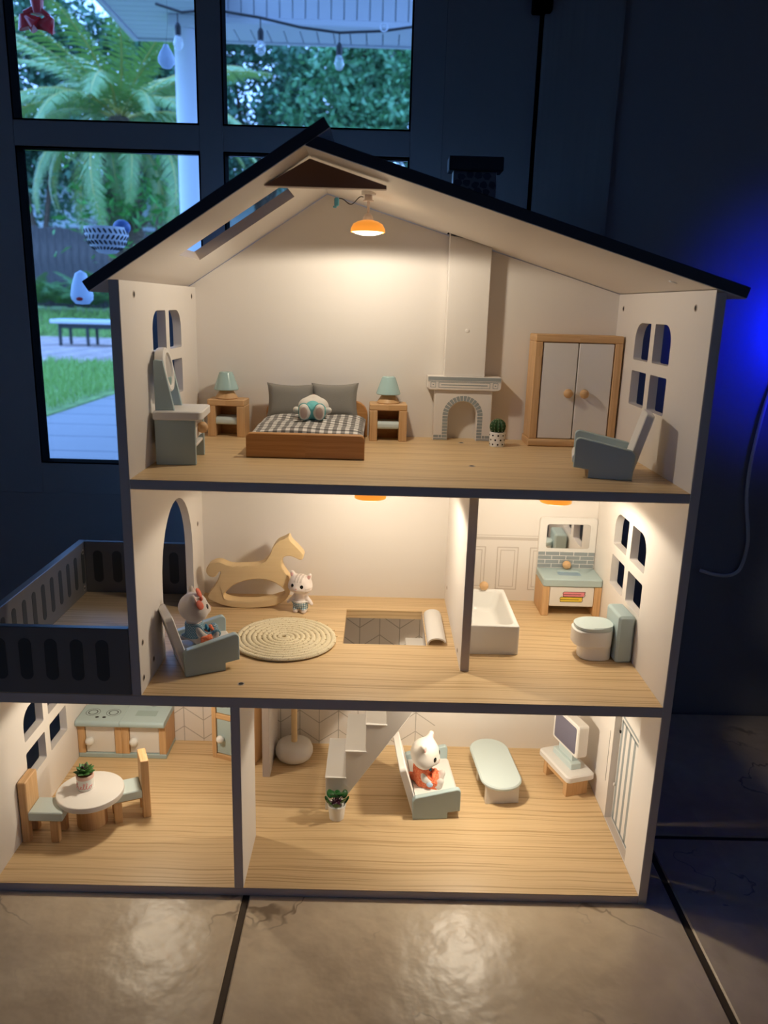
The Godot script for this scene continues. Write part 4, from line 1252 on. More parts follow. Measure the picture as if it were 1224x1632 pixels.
func make_bathroom() -> void:
	var b := thing("bathtub", "white toy bathtub with a wooden ball tap beside the divider", "bathtub", Vector3(0.4207, F2, -0.2035), 0.0)
	var hx := 0.0338
	var hz := 0.0705
	var rr := func(i: float, r: float, y: float): return ring_of(rrect(-hx + i, hx - i, -hz + i, hz - i, r, 6), y)
	part("tub", loft([rr.call(0.0006, 0.0025, 0.0), rr.call(0.0, 0.003, 0.0008), rr.call(0.0, 0.003, 0.0385), rr.call(0.0008, 0.0026, 0.0398), rr.call(0.0018, 0.002, 0.0402), rr.call(0.0052, 0.010, 0.0402), rr.call(0.0062, 0.010, 0.0397), rr.call(0.0078, 0.010, 0.037), rr.call(0.0125, 0.0125, 0.018), rr.call(0.0165, 0.012, 0.0125), rr.call(0.021, 0.009, 0.0112)]), M.white_gloss, b, 40.0)
	part("tap", ball(Vector3(0.0035, 0.0462, -0.0655), Vector3.ONE * 0.0067, 20, 12), M.beech, b)
	# wash stand
	var s := thing("wash_stand", "toy wash stand with mirror, brick print splashback and towel drawer", "washstand", Vector3(0.5557, F2, -0.274), 0.0)
	for e in [-1.0, 1.0]: part("leg_panel", span(e * 0.0438, e * 0.0332, 0, 0.046, -0.0555, 0.0, 0.0007), M.beech_up, s)
	part("back_board", slab(rounded([Vector2(-0.0438, 0), Vector2(0.0438, 0), Vector2(0.0438, 0.1372), Vector2(-0.0438, 0.1372)], [0.0005, 0.0005, 0.0055, 0.0055], 5), -0.0595, -0.0535, 0.0008), M.white, s)
	var dw := part("drawer", slab(rrect(-0.0326, 0.0326, 0.0152, 0.0455, 0.0015, 3), -0.03, -0.0006, 0.0006), M.white, s)
	# towels printed on the drawer
	for k in 2:
		var y0: float = [0.0225, 0.0305][k]
		var x0: float = [-0.0175, -0.0135][k]
		var x1: float = [0.0165, 0.0195][k]
		part("towel_print", slab(rounded([Vector2(x0, y0), Vector2(x1 - 0.002, y0), Vector2(x1, y0 + 0.004), Vector2(x1, y0 + 0.0075), Vector2(x0, y0 + 0.0075)], [0.0022, 0.001, 0.002, 0.001, 0.003], 4), -0.0006, -0.00035, 0.0), [M.yellow, M.pink][k], dw)
		var ln := PackedVector3Array()
		var pts := [Vector2(x1, y0 + 0.0075), Vector2(x0 + 0.002, y0 + 0.0075), Vector2(x0, y0 + 0.0055), Vector2(x0 + 0.001, y0 + 0.0032), Vector2(x1 - 0.006, y0 + 0.0036)]
		for i in pts.size() - 1: stroke(ln, pts[i], pts[i + 1], 0.0006, -0.00035)
		pts = [Vector2(x0 + 0.001, y0 + 0.0032), Vector2(x0 + 0.0008, y0), Vector2(x1 - 0.001, y0), Vector2(x1 + 0.0004, y0 + 0.0025), Vector2(x1 - 0.001, y0 + 0.005), Vector2(x1 + 0.0004, y0 + 0.0072)]
		for i in pts.size() - 1: stroke(ln, pts[i], pts[i + 1], 0.0006, -0.00035)
		part("outline_print", ln, M.black, dw)
	var top := plate_y(rounded([Vector2(-0.0438, -0.0535), Vector2(0.0443, -0.0535), Vector2(0.0443, 0.0012), Vector2(-0.0438, 0.0012)], [0.0005, 0.0005, 0.004, 0.004], 5), 0.046, 0.0578, 0.0014, [rrect(-0.0165, 0.0175, -0.0385, -0.0185, 0.004, 5)])
	var tp := part("washtop", top, M.teal, s)
	part("basin", plate_y(rrect(-0.017, 0.018, -0.039, -0.018, 0.004, 5), 0.0462, 0.0555, 0.0), M.basin_blue, tp)
	part("tap", ball(Vector3(0.0005, 0.0643, -0.0475), Vector3.ONE * 0.0066, 20, 12), M.beech, s)
	for r in 4:
		var x := -0.0432 - (0.010 if r % 2 else 0.0)
		while x < 0.043:
			var a := maxf(x, -0.0432)
			var e := minf(x + 0.0205, 0.0432)
			if e - a > 0.003: part("brick", slab(rrect(a, e, 0.0584 + r * 0.0064, 0.0584 + r * 0.0064 + 0.0054, 0.0), -0.0535, -0.0532, 0.0), M.print_blue_grey, s)
			x += 0.0217
	part("mirror", slab(rrect(-0.0325, 0.0337, 0.089, 0.127, 0.004, 5), -0.0535, -0.053, 0.0001), M.mirror, s)
	# toilet: tank against the right wall, bowl to the left
	var t := thing("toy_toilet", "white and teal toy toilet with closed lid beside the right bathroom wall", "toilet", Vector3(0.5865, F2, -0.1395), 3.0)
	part("tank", slab(rrect(-0.0108, 0.0108, 0.0, 0.0645, 0.004, 5), -0.0245, 0.0245, 0.003), M.teal, t)
	var el := func(y: float, l: float, w: float): return ring(Vector3(-0.0108 - l * 0.5, y, 0), l * 0.5, w, 36, 2.5)
	part("bowl", loft([el.call(0.0, 0.041, 0.0175), el.call(0.001, 0.0425, 0.0185), el.call(0.0165, 0.0425, 0.0185), el.call(0.0185, 0.044, 0.0195), el.call(0.0195, 0.0505, 0.0215), el.call(0.0215, 0.052, 0.0225), el.call(0.0395, 0.052, 0.0225), el.call(0.041, 0.0505, 0.0215)]), M.white_gloss, t, 42.0)
	part("lid", loft([el.call(0.0411, 0.048, 0.0205), el.call(0.0425, 0.0495, 0.0215), el.call(0.0455, 0.0495, 0.0215), el.call(0.047, 0.047, 0.02)]), M.teal_pale, t, 42.0)

# ---------------------------------------------------------------- kitchen
func make_kitchen() -> void:
	for k in 2:
		var w := 0.0684
		var o := thing("kitchen_cabinet", ["toy kitchen cabinet with printed cooker rings on its teal top", "toy kitchen cabinet with printed sink square and white tap"][k], "cabinet", Vector3(-0.1583 + 0.0685 * k, F1, -0.2785), 0.0, "toy kitchen cabinets")
		for s in [-1.0, 1.0]: part("side_panel", span(s * w * 0.5, s * (w * 0.5 - 0.0108), 0.0073, 0.0567, -0.0535, 0.0, 0.0006), M.beech_up, o)
		part("base", span(-w * 0.5, w * 0.5, 0, 0.0073, -0.0535, 0.0004, 0.0007), M.teal, o)
		part("back_board", span(-w * 0.5 + 0.0108, w * 0.5 - 0.0108, 0.0073, 0.0567, -0.0535, -0.051, 0.0), M.white, o)
		var d := part("door", span(-w * 0.5 + 0.0114, w * 0.5 - 0.0114, 0.0078, 0.056, -0.0105, -0.0028, 0.0008), M.white, o)
		knob(Vector3(-0.0155, 0.0295, -0.0028), Vector3(0, 0, 1), 0.0066, M.white_gloss, d)
		var tp := part("worktop", move(on_x(slab(rounded([Vector2(-0.0538, 0.0567), Vector2(0.0085, 0.0567), Vector2(0.0085, 0.0665), Vector2(-0.0538, 0.0665)], [0.0005, 0.0035, 0.006, 0.0005], 6), -w * 0.5, w * 0.5, 0.0006)), Vector3.ZERO), M.teal, o)
		if k == 0:
			for cx in [-0.0155, 0.0165]:
				for rr in [[0.0068, 0.0008], [0.0108, 0.0004]]:
					var path := []
					for i in 24: path.append(Vector3(cx + cos(TAU * i / 24) * rr[0], 0.0665, -0.0215 + sin(TAU * i / 24) * rr[0]))
					part("cooker_ring", Transform3D(Basis.from_scale(Vector3(1, 0.25, 1)), Vector3(0, 0.0665 * 0.75, 0)) * tube(path, rr[1], 6, true), M.wire, tp)
			for cx in [-0.0045, 0.0065]: part("dial_print", plate_y(ellipse(Vector2(cx, -0.0065), 0.0029, 0.0022, 16), 0.0665, 0.0667, 0.0), M.hole_dark, tp)
		else:
			part("sink_print", plate_y(rrect(-0.016, 0.0165, -0.0295, -0.0135, 0.001, 2), 0.0665, 0.0667, 0.0), M.basin_grey, tp)
			part("tap", join([ball(Vector3(0.0045, 0.0716, -0.0455), Vector3(0.0062, 0.0055, 0.0062), 18, 10)]), M.white_gloss, tp)
	var f := thing("toy_fridge", "beech framed toy cupboard with teal doors in the kitchen corner by the divider", "cupboard", Vector3(0.0545, F1, -0.2915), -21.0)
	for s in [-1.0, 1.0]: part("side_panel", span(s * 0.036, s * 0.0285, 0, 0.135, -0.0185, 0.0185, 0.0007), M.beech_up, f)
	for y in [[0.0, 0.008], [0.069, 0.078], [0.127, 0.135]]: part("rail", span(-0.0285, 0.0285, y[0], y[1], -0.0185, 0.018, 0.0006), M.beech, f)
	part("back_board", span(-0.0285, 0.0285, 0.008, 0.127, -0.0185, -0.016, 0.0), M.beech_deep, f)
	for y in [[0.0086, 0.0684], [0.0786, 0.1264]]:
		var d := part("door", span(-0.0278, 0.0278, y[0], y[1], 0.0095, 0.0162, 0.0007), M.teal, f)
		knob(Vector3(-0.0195, lerpf(y[0], y[1], 0.46), 0.0162), Vector3(0, 0, 1), 0.0062, M.white_gloss, d)
	# table and chairs
	var t := thing("round_table", "small round white toy table on a wooden drum leg in the kitchen", "table", Vector3(-0.1155, F1, -0.1205), 0.0)
	part("table_top", lathe([Vector2(0, 0.0425), Vector2(0.0425, 0.0425), Vector2(0.0438, 0.0435), Vector2(0.0442, 0.047), Vector2(0.0437, 0.0505), Vector2(0.0424, 0.0515), Vector2(0, 0.0515)], 56), M.white, t)
	part("drum_leg", lathe([Vector2(0, 0), Vector2(0.0196, 0), Vector2(0.02, 0.0005), Vector2(0.02, 0.0425), Vector2(0, 0.0425)], 40), M.beech_up, t)
	var c := thing("kitchen_chair", "beech and teal toy chair left of the round table by the window wall", "chair", Vector3(-0.1618, F1, -0.0927), 0.0, "toy kitchen chairs")
	var bk := PackedVector2Array([Vector2(-0.0175, 0), Vector2(-0.0085, 0), Vector2(-0.0085, 0.028), Vector2(0.0085, 0.028), Vector2(0.0085, 0), Vector2(0.0175, 0), Vector2(0.0175, 0.0885), Vector2(-0.0175, 0.0885)])
	part("backrest", wall_x(rounded([bk[0], bk[1], bk[2], bk[3], bk[4], bk[5], bk[6], bk[7]], [0.0005, 0.0005, 0.002, 0.002, 0.0005, 0.0005, 0.002, 0.002], 3), -0.0302, -0.0192, 0.001), M.beech_up, c)
	part("seat", plate_y(rounded([Vector2(-0.0191, -0.0176), Vector2(0.0248, -0.0176), Vector2(0.0248, 0.0176), Vector2(-0.0191, 0.0176)], [0.0005, 0.002, 0.002, 0.0005], 3), 0.0322, 0.045, 0.0012), M.teal_pale, c)
	for z in [-1.0, 1.0]: part("leg", span(0.0075, 0.0185, 0, 0.0322, z * 0.0168, z * 0.0085, 0.0007), M.beech_up, c)
	part("stretcher", span(-0.0191, 0.0075, 0.0225, 0.0322, -0.004, 0.004, 0.0005), M.beech, c)
	copy_of(c, Vector3(-0.0735, F1, -0.1385), 204.0, "beech and teal toy chair right of the round table, turned toward the room")
	# succulent on the table
	var s := thing("potted_succulent", "green succulent in a small pale pot lettered hello on the round table", "plant", Vector3(-0.1228, F1 + 0.0515, -0.124), 0.0)
	var pot := part("pot", lathe([Vector2(0, 0), Vector2(0.0102, 0), Vector2(0.011, 0.0006), Vector2(0.0116, 0.0205), Vector2(0.0112, 0.0212), Vector2(0.0104, 0.0212), Vector2(0.0102, 0.019), Vector2(0, 0.019)], 32), M.white_gloss, s)
	part("pink_rim", lathe([Vector2(0.01163, 0.0165), Vector2(0.01178, 0.0205), Vector2(0.0113, 0.0214), Vector2(0.0103, 0.0214), Vector2(0.0101, 0.0195)], 32, false), M.pot_pink, pot)
	var pen := [[0, 0], [1.2, 3.2], [2.0, 5.6], [1.5, 6.6], [0.9, 5.6], [0.8, 3.0], [0.7, 0.0], [1.2, 2.2], [2.2, 3.0], [2.8, 2.2], [2.9, 0.3], [3.6, 0.1], [4.6, 1.2], [5.6, 2.4], [5.4, 3.2], [4.6, 2.9], [4.3, 1.5], [4.9, 0.3], [6.2, 0.5], [7.4, 3.4], [7.8, 5.6], [7.3, 6.5], [6.8, 5.4], [6.9, 2.0], [7.4, 0.2], [8.4, 0.6], [9.5, 3.6], [9.8, 5.7], [9.3, 6.5], [8.8, 5.4], [8.9, 2.0], [9.4, 0.2], [10.4, 0.5], [11.0, 2.4], [12.0, 3.1], [12.9, 2.2], [12.6, 0.6], [11.6, 0.0], [10.9, 1.0], [11.4, 2.6], [12.4, 2.5], [13.6, 3.2]]
	var word := []
	for q in pen:
		var an: float = PI * 0.5 - (q[0] - 6.2) * 0.165
		var rr: float = 0.0110 + 0.0006 * (0.003 + q[1] * 0.0014) / 0.02
		word.append(Vector3(cos(an) * rr, 0.0032 + q[1] * 0.00145, sin(an) * rr))
	part("lettering", tube(word, 0.00042, 6), M.pink_print, pot, 60.0)
	part("soil", lathe([Vector2(0.0102, 0.0192), Vector2(0, 0.02)], 20), M.soil, s)
	for r in 3:
		for i in [7, 6, 4][r]:
			var an: float = TAU * i / [7, 6, 4][r] + r * 0.5
			var tilt: float = [1.05, 0.62, 0.22][r]
			var len: float = [0.0165, 0.0165, 0.0145][r]
			var lf := Transform3D(Basis.from_euler(Vector3(0, an, 0)) * Basis.from_euler(Vector3(0, 0, -tilt)), Vector3(0, 0.0192 + r * 0.0008, 0)) * loft([ring(Vector3(0, 0, 0), 0.0012, 0.0022, 10), ring(Vector3(-0.0006, len * 0.4, 0), 0.0018, 0.0045, 10), ring(Vector3(-0.0004, len * 0.75, 0), 0.0014, 0.0036, 10), ring(Vector3(0.0004, len, 0), 0.0003, 0.0004, 10)])
			part("leaf", lf, M.leaf_purple if r == 2 and i % 2 == 0 else M.succulent, s, 60.0)

# ---------------------------------------------------------------- living room
func make_living() -> void:
	var l := thing("floor_lamp", "toy floor lamp with round white base and wooden pole behind the stairs", "lamp", Vector3(0.1432, F1, -0.2915), 0.0)
	part("base", lathe([Vector2(0, 0), Vector2(0.02, 0), Vector2(0.0262, 0.0035), Vector2(0.0295, 0.0105), Vector2(0.0293, 0.0175), Vector2(0.0265, 0.0245), Vector2(0.0215, 0.028), Vector2(0.015, 0.0292), Vector2(0.0075, 0.0292), Vector2(0, 0.029)], 48), M.white, l, 60.0)
	part("pole", lathe([Vector2(0.0047, 0.0285), Vector2(0.0047, 0.17), Vector2(0, 0.17)], 20), M.plywood, l)
	part("shade", lathe([Vector2(0, 0.17), Vector2(0.023, 0.17), Vector2(0.0235, 0.171), Vector2(0.0165, 0.205), Vector2(0, 0.206)], 36), M.white, l)
	var p := thing("potted_leafy_plant", "tiny plant with round green and purple leaves in a white pot before the stairs", "plant", Vector3(0.2188, F1, -0.1415), 0.0)
	part("pot", lathe([Vector2(0, 0), Vector2(0.0094, 0), Vector2(0.0102, 0.0008), Vector2(0.0122, 0.0195), Vector2(0.0128, 0.02), Vector2(0.0128, 0.0222), Vector2(0.0118, 0.0226), Vector2(0.011, 0.0205), Vector2(0, 0.0195)], 30), M.white_gloss, p)
	var r := RandomNumberGenerator.new()
	r.seed = 5
	for i in 12:
		var an := TAU * i / 8.0 + (0.35 if i >= 8 else 0.0)
		var out := (0.0125 if i < 8 else 0.006) + r.randf() * 0.002
		var y := 0.0265 + (0.004 if i % 2 else 0.0) + (0.010 if i >= 8 else 0.0) + r.randf() * 0.003
		var c := Vector3(cos(an) * out, y, sin(an) * out)
		var leaf := Transform3D(Basis.from_euler(Vector3(0, -an, 0)) * Basis.from_euler(Vector3(0, 0, 1.0 if i < 8 else 0.4)), c) * ball(Vector3.ZERO, Vector3(0.0062, 0.0012, 0.0054), 16, 8)
		part("leaf", leaf, M.leaf_green, p, 60.0)
		part("stalk", tube([Vector3(0, 0.019, 0), c * Vector3(0.5, 0.9, 0.5), c], 0.0006, 5), M.leaf_purple, p)
	for i in 5:
		var an := TAU * i / 5.0
		part("leaf", Transform3D(Basis.from_euler(Vector3(0.8 * sin(an), 0, 0.8 * cos(an))), Vector3(cos(an) * 0.005, 0.0245, sin(an) * 0.005)) * ball(Vector3.ZERO, Vector3(0.0045, 0.0011, 0.004), 12, 6), M.leaf_purple, p, 60.0, "purple leaf")
	seat("long white and teal toy sofa with a cat figurine sitting on it", "toy_sofa", 0.06, Vector3(0.3456, F1, -0.2019), 5.0, "")
	var t := thing("coffee_table", "oval pale teal toy coffee table with white panel legs", "table", Vector3(0.4527, F1, -0.2365), 5.0)
	part("table_top", plate_y(rrect(-0.0303, 0.0303, -0.068, 0.068, 0.0302, 12), 0.0282, 0.0342, 0.0018), M.teal_pale, t)
	for z in [[0.0455, 0.0545], [-0.0115, -0.0025]]: part("leg_panel", span(-0.0245, 0.0245, 0, 0.0282, z[0], z[1], 0.0007), M.white, t)
	var s := thing("tv_stand", "beech toy bench with thick white top by the toy door, holding a television", "tv stand", Vector3(0.5616, F1, -0.2394), 198.0)
	for z in [-1.0, 1.0]: part("leg_panel", span(-0.018, 0.018, 0, 0.0272, z * 0.034, z * 0.024, 0.0007), M.beech_up, s)
	part("front_rail", span(0.006, 0.0172, 0.0155, 0.0272, -0.024, 0.024, 0.0005), M.beech, s)
	part("top", plate_y(rrect(-0.0235, 0.0235, -0.0432, 0.0432, 0.0065, 6), 0.0272, 0.0385, 0.0022), M.white, s)
	var v := thing("toy_television", "white framed toy television on a teal block on the bench", "television", Vector3(0.5616, F1 + 0.0385, -0.2394), 198.0)
	part("base_block", span(-0.0085, 0.0085, 0, 0.0098, -0.0265, 0.0265, 0.0008), M.teal_pale, v)
	part("neck", span(-0.0065, 0.0035, 0.0098, 0.0222, -0.019, 0.019, 0.0006), M.teal_pale, v)
	part("case", wall_x(rrect(-0.0345, 0.0345, 0.0222, 0.0745, 0.0048, 6), -0.0115, 0.0065, 0.0016), M.white, v)
	part("screen", wall_x(rrect(-0.0292, 0.0292, 0.0272, 0.0695, 0.0032, 6), 0.0065, 0.0068, 0.0001), M.screen, v)

# ---------------------------------------------------------------- cat figurines, each body one continuous mesh
class Cat:
	var head := Transform3D()      # turns the head about the neck
	var inv := Transform3D()
	var bones := []                # [from, to, r0, r1, blend]
	func cap(p: Vector3, b: Array) -> float:
		var a: Vector3 = b[0]
		var d: Vector3 = b[1] - a
		var t := clampf((p - a).dot(d) / d.length_squared(), 0.0, 1.0)
		return p.distance_to(a + d * t) - lerpf(b[2], b[3], t)
	func blend(a: float, b: float, k: float) -> float:
		var h := maxf(k - absf(a - b), 0.0) / k
		return minf(a, b) - h * h * k * 0.25
	func ell(p: Vector3, c: Vector3, r: Vector3) -> float:
		var q := (p - c) / r
		return (q.length() - 1.0) * minf(r.x, minf(r.y, r.z))
	func skull(p: Vector3) -> float:
		var q := inv * p
		q.x = absf(q.x)
		var d := ell(q, Vector3(0, 0.0452, 0), Vector3(0.0174, 0.0145, 0.0152))
		d = blend(d, ell(q, Vector3(0.0085, 0.0405, 0.0035), Vector3(0.0093, 0.0082, 0.0095)), 0.005)
		d = blend(d, ell(q, Vector3(0, 0.0412, 0.0135), Vector3(0.0062, 0.0044, 0.0044)), 0.004)
		var ear := cap(q, [Vector3(0.0100, 0.0525, 0.0), Vector3(0.0140, 0.0605, -0.0006), 0.0060, 0.0030])
		ear = maxf(ear, -ell(q, Vector3(0.0134, 0.0588, 0.0062), Vector3(0.0036, 0.0054, 0.0046)))
		return blend(d, ear, 0.003)
	func trunk(p: Vector3) -> float:
		var d := 1.0
		for b in bones: d = blend(d, cap(p, b), b[4])
		return d
	func body(p: Vector3) -> float:
		return blend(skull(p), trunk(p), 0.0025)

func cat_bones(pose: String) -> Array:
	var o := [[Vector3(0, 0.0315, -0.0005), Vector3(0, 0.027, 0), 0.0062, 0.0075, 0.003], [Vector3(0, 0.027, 0), Vector3(0, 0.0155, 0.0005), 0.0076, 0.0092, 0.004]]
	for s in [-1.0, 1.0]:
		if pose == "stand":
			o.append_array([[Vector3(s * 0.0065, 0.0275, 0), Vector3(s * 0.0138, 0.0185, 0.001), 0.0036, 0.0031, 0.002], [Vector3(s * 0.0138, 0.0185, 0.001), Vector3(s * 0.0178, 0.0158, 0.0035), 0.0031, 0.0027, 0.002]])
			o.append_array([[Vector3(s * 0.0046, 0.0135, 0), Vector3(s * 0.0052, 0.005, 0), 0.0058, 0.0049, 0.0025], [Vector3(s * 0.0056, 0.0042, -0.0005), Vector3(s * 0.0064, 0.0038, 0.0058), 0.0045, 0.0040, 0.002]])
		elif pose == "sit":
			o.append_array([[Vector3(s * 0.0065, 0.0265, 0.0005), Vector3(s * 0.0112, 0.0185, 0.0045), 0.0036, 0.0032, 0.002], [Vector3(s * 0.0112, 0.0185, 0.0045), Vector3(s * 0.0105, 0.0138, 0.0105), 0.0032, 0.003, 0.002]])
			o.append_array([[Vector3(s * 0.0052, 0.0112, 0.002), Vector3(s * 0.0078, 0.0108, 0.0175), 0.0058, 0.0048, 0.0025], [Vector3(s * 0.0078, 0.0105, 0.0195), Vector3(s * 0.0084, 0.0158, 0.0215), 0.0043, 0.0036, 0.002]])
		else:
			o.append_array([[Vector3(s * 0.0065, 0.0268, -0.001), Vector3(s * 0.0150, 0.0205, -0.001), 0.0037, 0.0032, 0.002], [Vector3(s * 0.0150, 0.0205, -0.001), Vector3(s * 0.0192, 0.0188, 0.0005), 0.0035, 0.0037, 0.002]])
			o.append_array([[Vector3(s * 0.0048, 0.0135, 0), Vector3(s * 0.0078, 0.006, 0.001), 0.0058, 0.0052, 0.0025], [Vector3(s * 0.0086, 0.0052, -0.002), Vector3(s * 0.0092, 0.0046, 0.0052), 0.006, 0.0056, 0.002]])
	if pose == "sit": o.append([Vector3(0, 0.0125, -0.007), Vector3(0.008, 0.0085, -0.0135), 0.0032, 0.0026, 0.002])
	else: o.append([Vector3(0, 0.014, -0.007), Vector3(0.005, 0.0155, -0.0125), 0.0026, 0.0022, 0.002])
	return o

func make_cat(pose: String, label: String, at: Transform3D, fur: String, turn: Vector3, tint: Callable, dress: Array) -> Node3D:
	var c := Cat.new()
	c.bones = cat_bones(pose)
	var neck := Vector3(0, 0.033, 0)
	c.head = Transform3D(Basis(), neck) * Transform3D(Basis.from_euler(turn * (PI / 180.0)), Vector3.ZERO) * Transform3D(Basis(), -neck)
	c.inv = c.head.affine_inverse()
	var o := thing("cat_figurine", label, "cat figurine")
	o.transform = at
	var shape := nets(c.body, Vector3(-0.0235, -0.002, -0.0205), Vector3(0.0235, 0.0675, 0.0275), 0.00105)
	var cols := PackedColorArray()
	for p in shape: cols.append(tint.call(c.inv * p, p))
	var m := node_of("body", mesh_of(shape, 70.0, cols), M[fur])
	o.add_child(m, true)
	for s in [-1.0, 1.0]:
		var e := part("eye", c.head * Transform3D(Basis.from_euler(Vector3(0, s * 0.42, 0)), Vector3(s * 0.0072, 0.0452, 0.0136)) * ball(Vector3.ZERO, Vector3(0.0030, 0.0039, 0.0016), 16, 8), M.black_gloss, o)
		part("glint", c.head * Transform3D(Basis.from_euler(Vector3(0, s * 0.42, 0)), Vector3(s * 0.0072, 0.0452, 0.0136)) * ball(Vector3(0.0007, 0.0013, 0.001), Vector3(0.0006, 0.0007, 0.0004), 8, 5), M.white_gloss, e)
		part("inner_ear", c.head * Transform3D(Basis.from_euler(Vector3(-0.25, 0, s * -0.42)), Vector3(s * 0.0130, 0.0580, 0.0022)) * ball(Vector3.ZERO, Vector3(0.0028, 0.0044, 0.0009), 12, 6), M.ear_pink, o)
	part("nose", c.head * ball(Vector3(0, 0.0432, 0.0174), Vector3(0.0013, 0.0009, 0.0009), 10, 6), M.nose_pink, o)
	part("mouth", c.head * tube([Vector3(-0.0022, 0.0402, 0.0172), Vector3(-0.001, 0.0395, 0.0179), Vector3(0, 0.0402, 0.0181), Vector3(0.001, 0.0395, 0.0179), Vector3(0.0022, 0.0402, 0.0172)], 0.00022, 5), M.nose_pink, o)
	for g in dress:  # [name, material, thickness, region function]
		var f := func(p: Vector3) -> float: return maxf(c.trunk(p) - g[2], g[3].call(p))
		part(g[0], nets(f, Vector3(-0.0235, -0.002, -0.0205), Vector3(0.0235, 0.0375, 0.0285), 0.0011), M[g[1]], o, 60.0)
	return o

func make_cats() -> void:
	var plain := func(_q: Vector3, _p: Vector3) -> Color: return Color(1, 1, 1)
	var stripes := func(q: Vector3, _p: Vector3) -> Color:
		var k := Color(1, 1, 1)
		if q.y > 0.0515 and q.z > -0.006 and q.y < 0.0605:
			var u := absf(q.x)
			if u < 0.0014 or absf(u - 0.0046) < 0.0014: k = Color(0.74, 0.71, 0.68)
		if absf(q.x) > 0.0125 and q.y < 0.046 and q.y > 0.036 and q.z > 0 and fposmod(q.y, 0.0042) < 0.0015: k = Color(0.8, 0.77, 0.74)
		return k
	# standing by the horse
	make_cat("stand", "small cream cat figurine in blue checked shorts standing beside the rocking horse", Transform3D(Basis.from_euler(Vector3(0, deg_to_rad(-12), 0)).scaled(Vector3.ONE * 0.985), Vector3(0.1556, F2, -0.2655)), "fur_cream", Vector3(4, -6, -3), stripes,
		[["shorts", "shorts_check", 0.0011, func(p: Vector3): return maxf(maxf(p.y - 0.0182, 0.0062 - p.y), absf(p.x) - 0.0125)], ["waistband", "white", 0.0017, func(p: Vector3): return maxf(absf(p.y - 0.0182) - 0.0012, absf(p.x) - 0.0122)]])
	# on the playroom armchair
	var b := make_cat("sit", "pale grey cat figurine with coral hair bow and blue dotted top in the playroom armchair", Transform3D(Basis.from_euler(Vector3(0, deg_to_rad(112), 0)).scaled(Vector3.ONE * 1.18), Vector3(0.0415, F2 + 0.0215, -0.0885)), "fur_grey", Vector3(-2, -6, 0), plain,
		[["top", "blue_dots", 0.0012, func(p: Vector3): return maxf(maxf(p.y - 0.0288, 0.0125 - p.y), absf(p.x) - 0.0108)], ["skirt", "coral", 0.0016, func(p: Vector3): return maxf(maxf(p.y - 0.0165, 0.0045 - p.y), maxf(p.z - 0.0165, 0.0045 - p.z))]])
	var bt := Transform3D(Basis(), Vector3(0, 0.033, 0)) * Transform3D(Basis.from_euler(Vector3(deg_to_rad(-2), deg_to_rad(-6), 0)), Vector3.ZERO) * Transform3D(Basis(), Vector3(0, -0.033, 0))
	part("hair_bow", bt * join([move(ball(Vector3.ZERO, Vector3(0.0042, 0.0058, 0.0017), 14, 8), Vector3(-0.0030, 0.0612, 0.0066), Vector3(-20, -20, 22)), move(ball(Vector3.ZERO, Vector3(0.0042, 0.0062, 0.0017), 14, 8), Vector3(-0.0148, 0.0515, 0.0066), Vector3(-10, -45, 30)), ball(Vector3(-0.0092, 0.0566, 0.0082), Vector3(0.0026, 0.0026, 0.0019), 10, 6)]), M.coral_bow, b, 60.0)
	part("neck_bow", join([ball(Vector3(-0.0026, 0.0205, 0.0128), Vector3(0.003, 0.0024, 0.0014), 10, 6), ball(Vector3(0.0026, 0.0205, 0.0128), Vector3(0.003, 0.0024, 0.0014), 10, 6), ball(Vector3(0.0, 0.0165, 0.0152), Vector3(0.0026, 0.003, 0.0014), 10, 6)]), M.blue_bow, b, 60.0)
	part("ring_toy", move(tube_ring(0.0048, 0.0019), Vector3(0.002, 0.0158, 0.0195), Vector3(60, 0, 0)), M.coral, b, 60.0)
	# on the sofa
	var s := make_cat("sit", "white cat figurine in a coral dress with blue bow sitting on the sofa", Transform3D(Basis.from_euler(Vector3(0, deg_to_rad(80), 0)).scaled(Vector3.ONE * 1.34), Vector3(0.3395, F1 + 0.0155, -0.1945)), "fur_white", Vector3(12, -10, 4), plain,
		[["dress", "coral", 0.0013, func(p: Vector3): return maxf(maxf(p.y - 0.0292, 0.0035 - p.y), maxf(absf(p.x) - 0.0112, p.z - 0.0175))], ["skirt", "coral", 0.0030, func(p: Vector3): return maxf(maxf(p.y - 0.0162, 0.0055 - p.y), maxf(absf(p.x) - 0.0125, maxf(p.z - 0.0185, 0.002 - p.z)))]])
	part("neck_bow", join([ball(Vector3(-0.0028, 0.0262, 0.0092), Vector3(0.0029, 0.002, 0.0014), 10, 6), ball(Vector3(0.0028, 0.0262, 0.0092), Vector3(0.0029, 0.002, 0.0014), 10, 6), ball(Vector3(0, 0.0235, 0.0098), Vector3(0.0015, 0.0032, 0.0011), 10, 6)]), M.blue_bow, s, 60.0)
	part("dress_print", join([ball(Vector3(-0.002, 0.0172, 0.0122), Vector3(0.0022, 0.0034, 0.0018), 10, 6), ball(Vector3(-0.0140, 0.0140, 0.0105), Vector3(0.0022, 0.0028, 0.0036), 10, 6)]), M.pale_print, s, 60.0)
	part("frill", move(tube_ring(0.0098, 0.0026), Vector3(0, 0.0118, 0.0155), Vector3(78, 0, 0)), M.coral, s, 60.0)
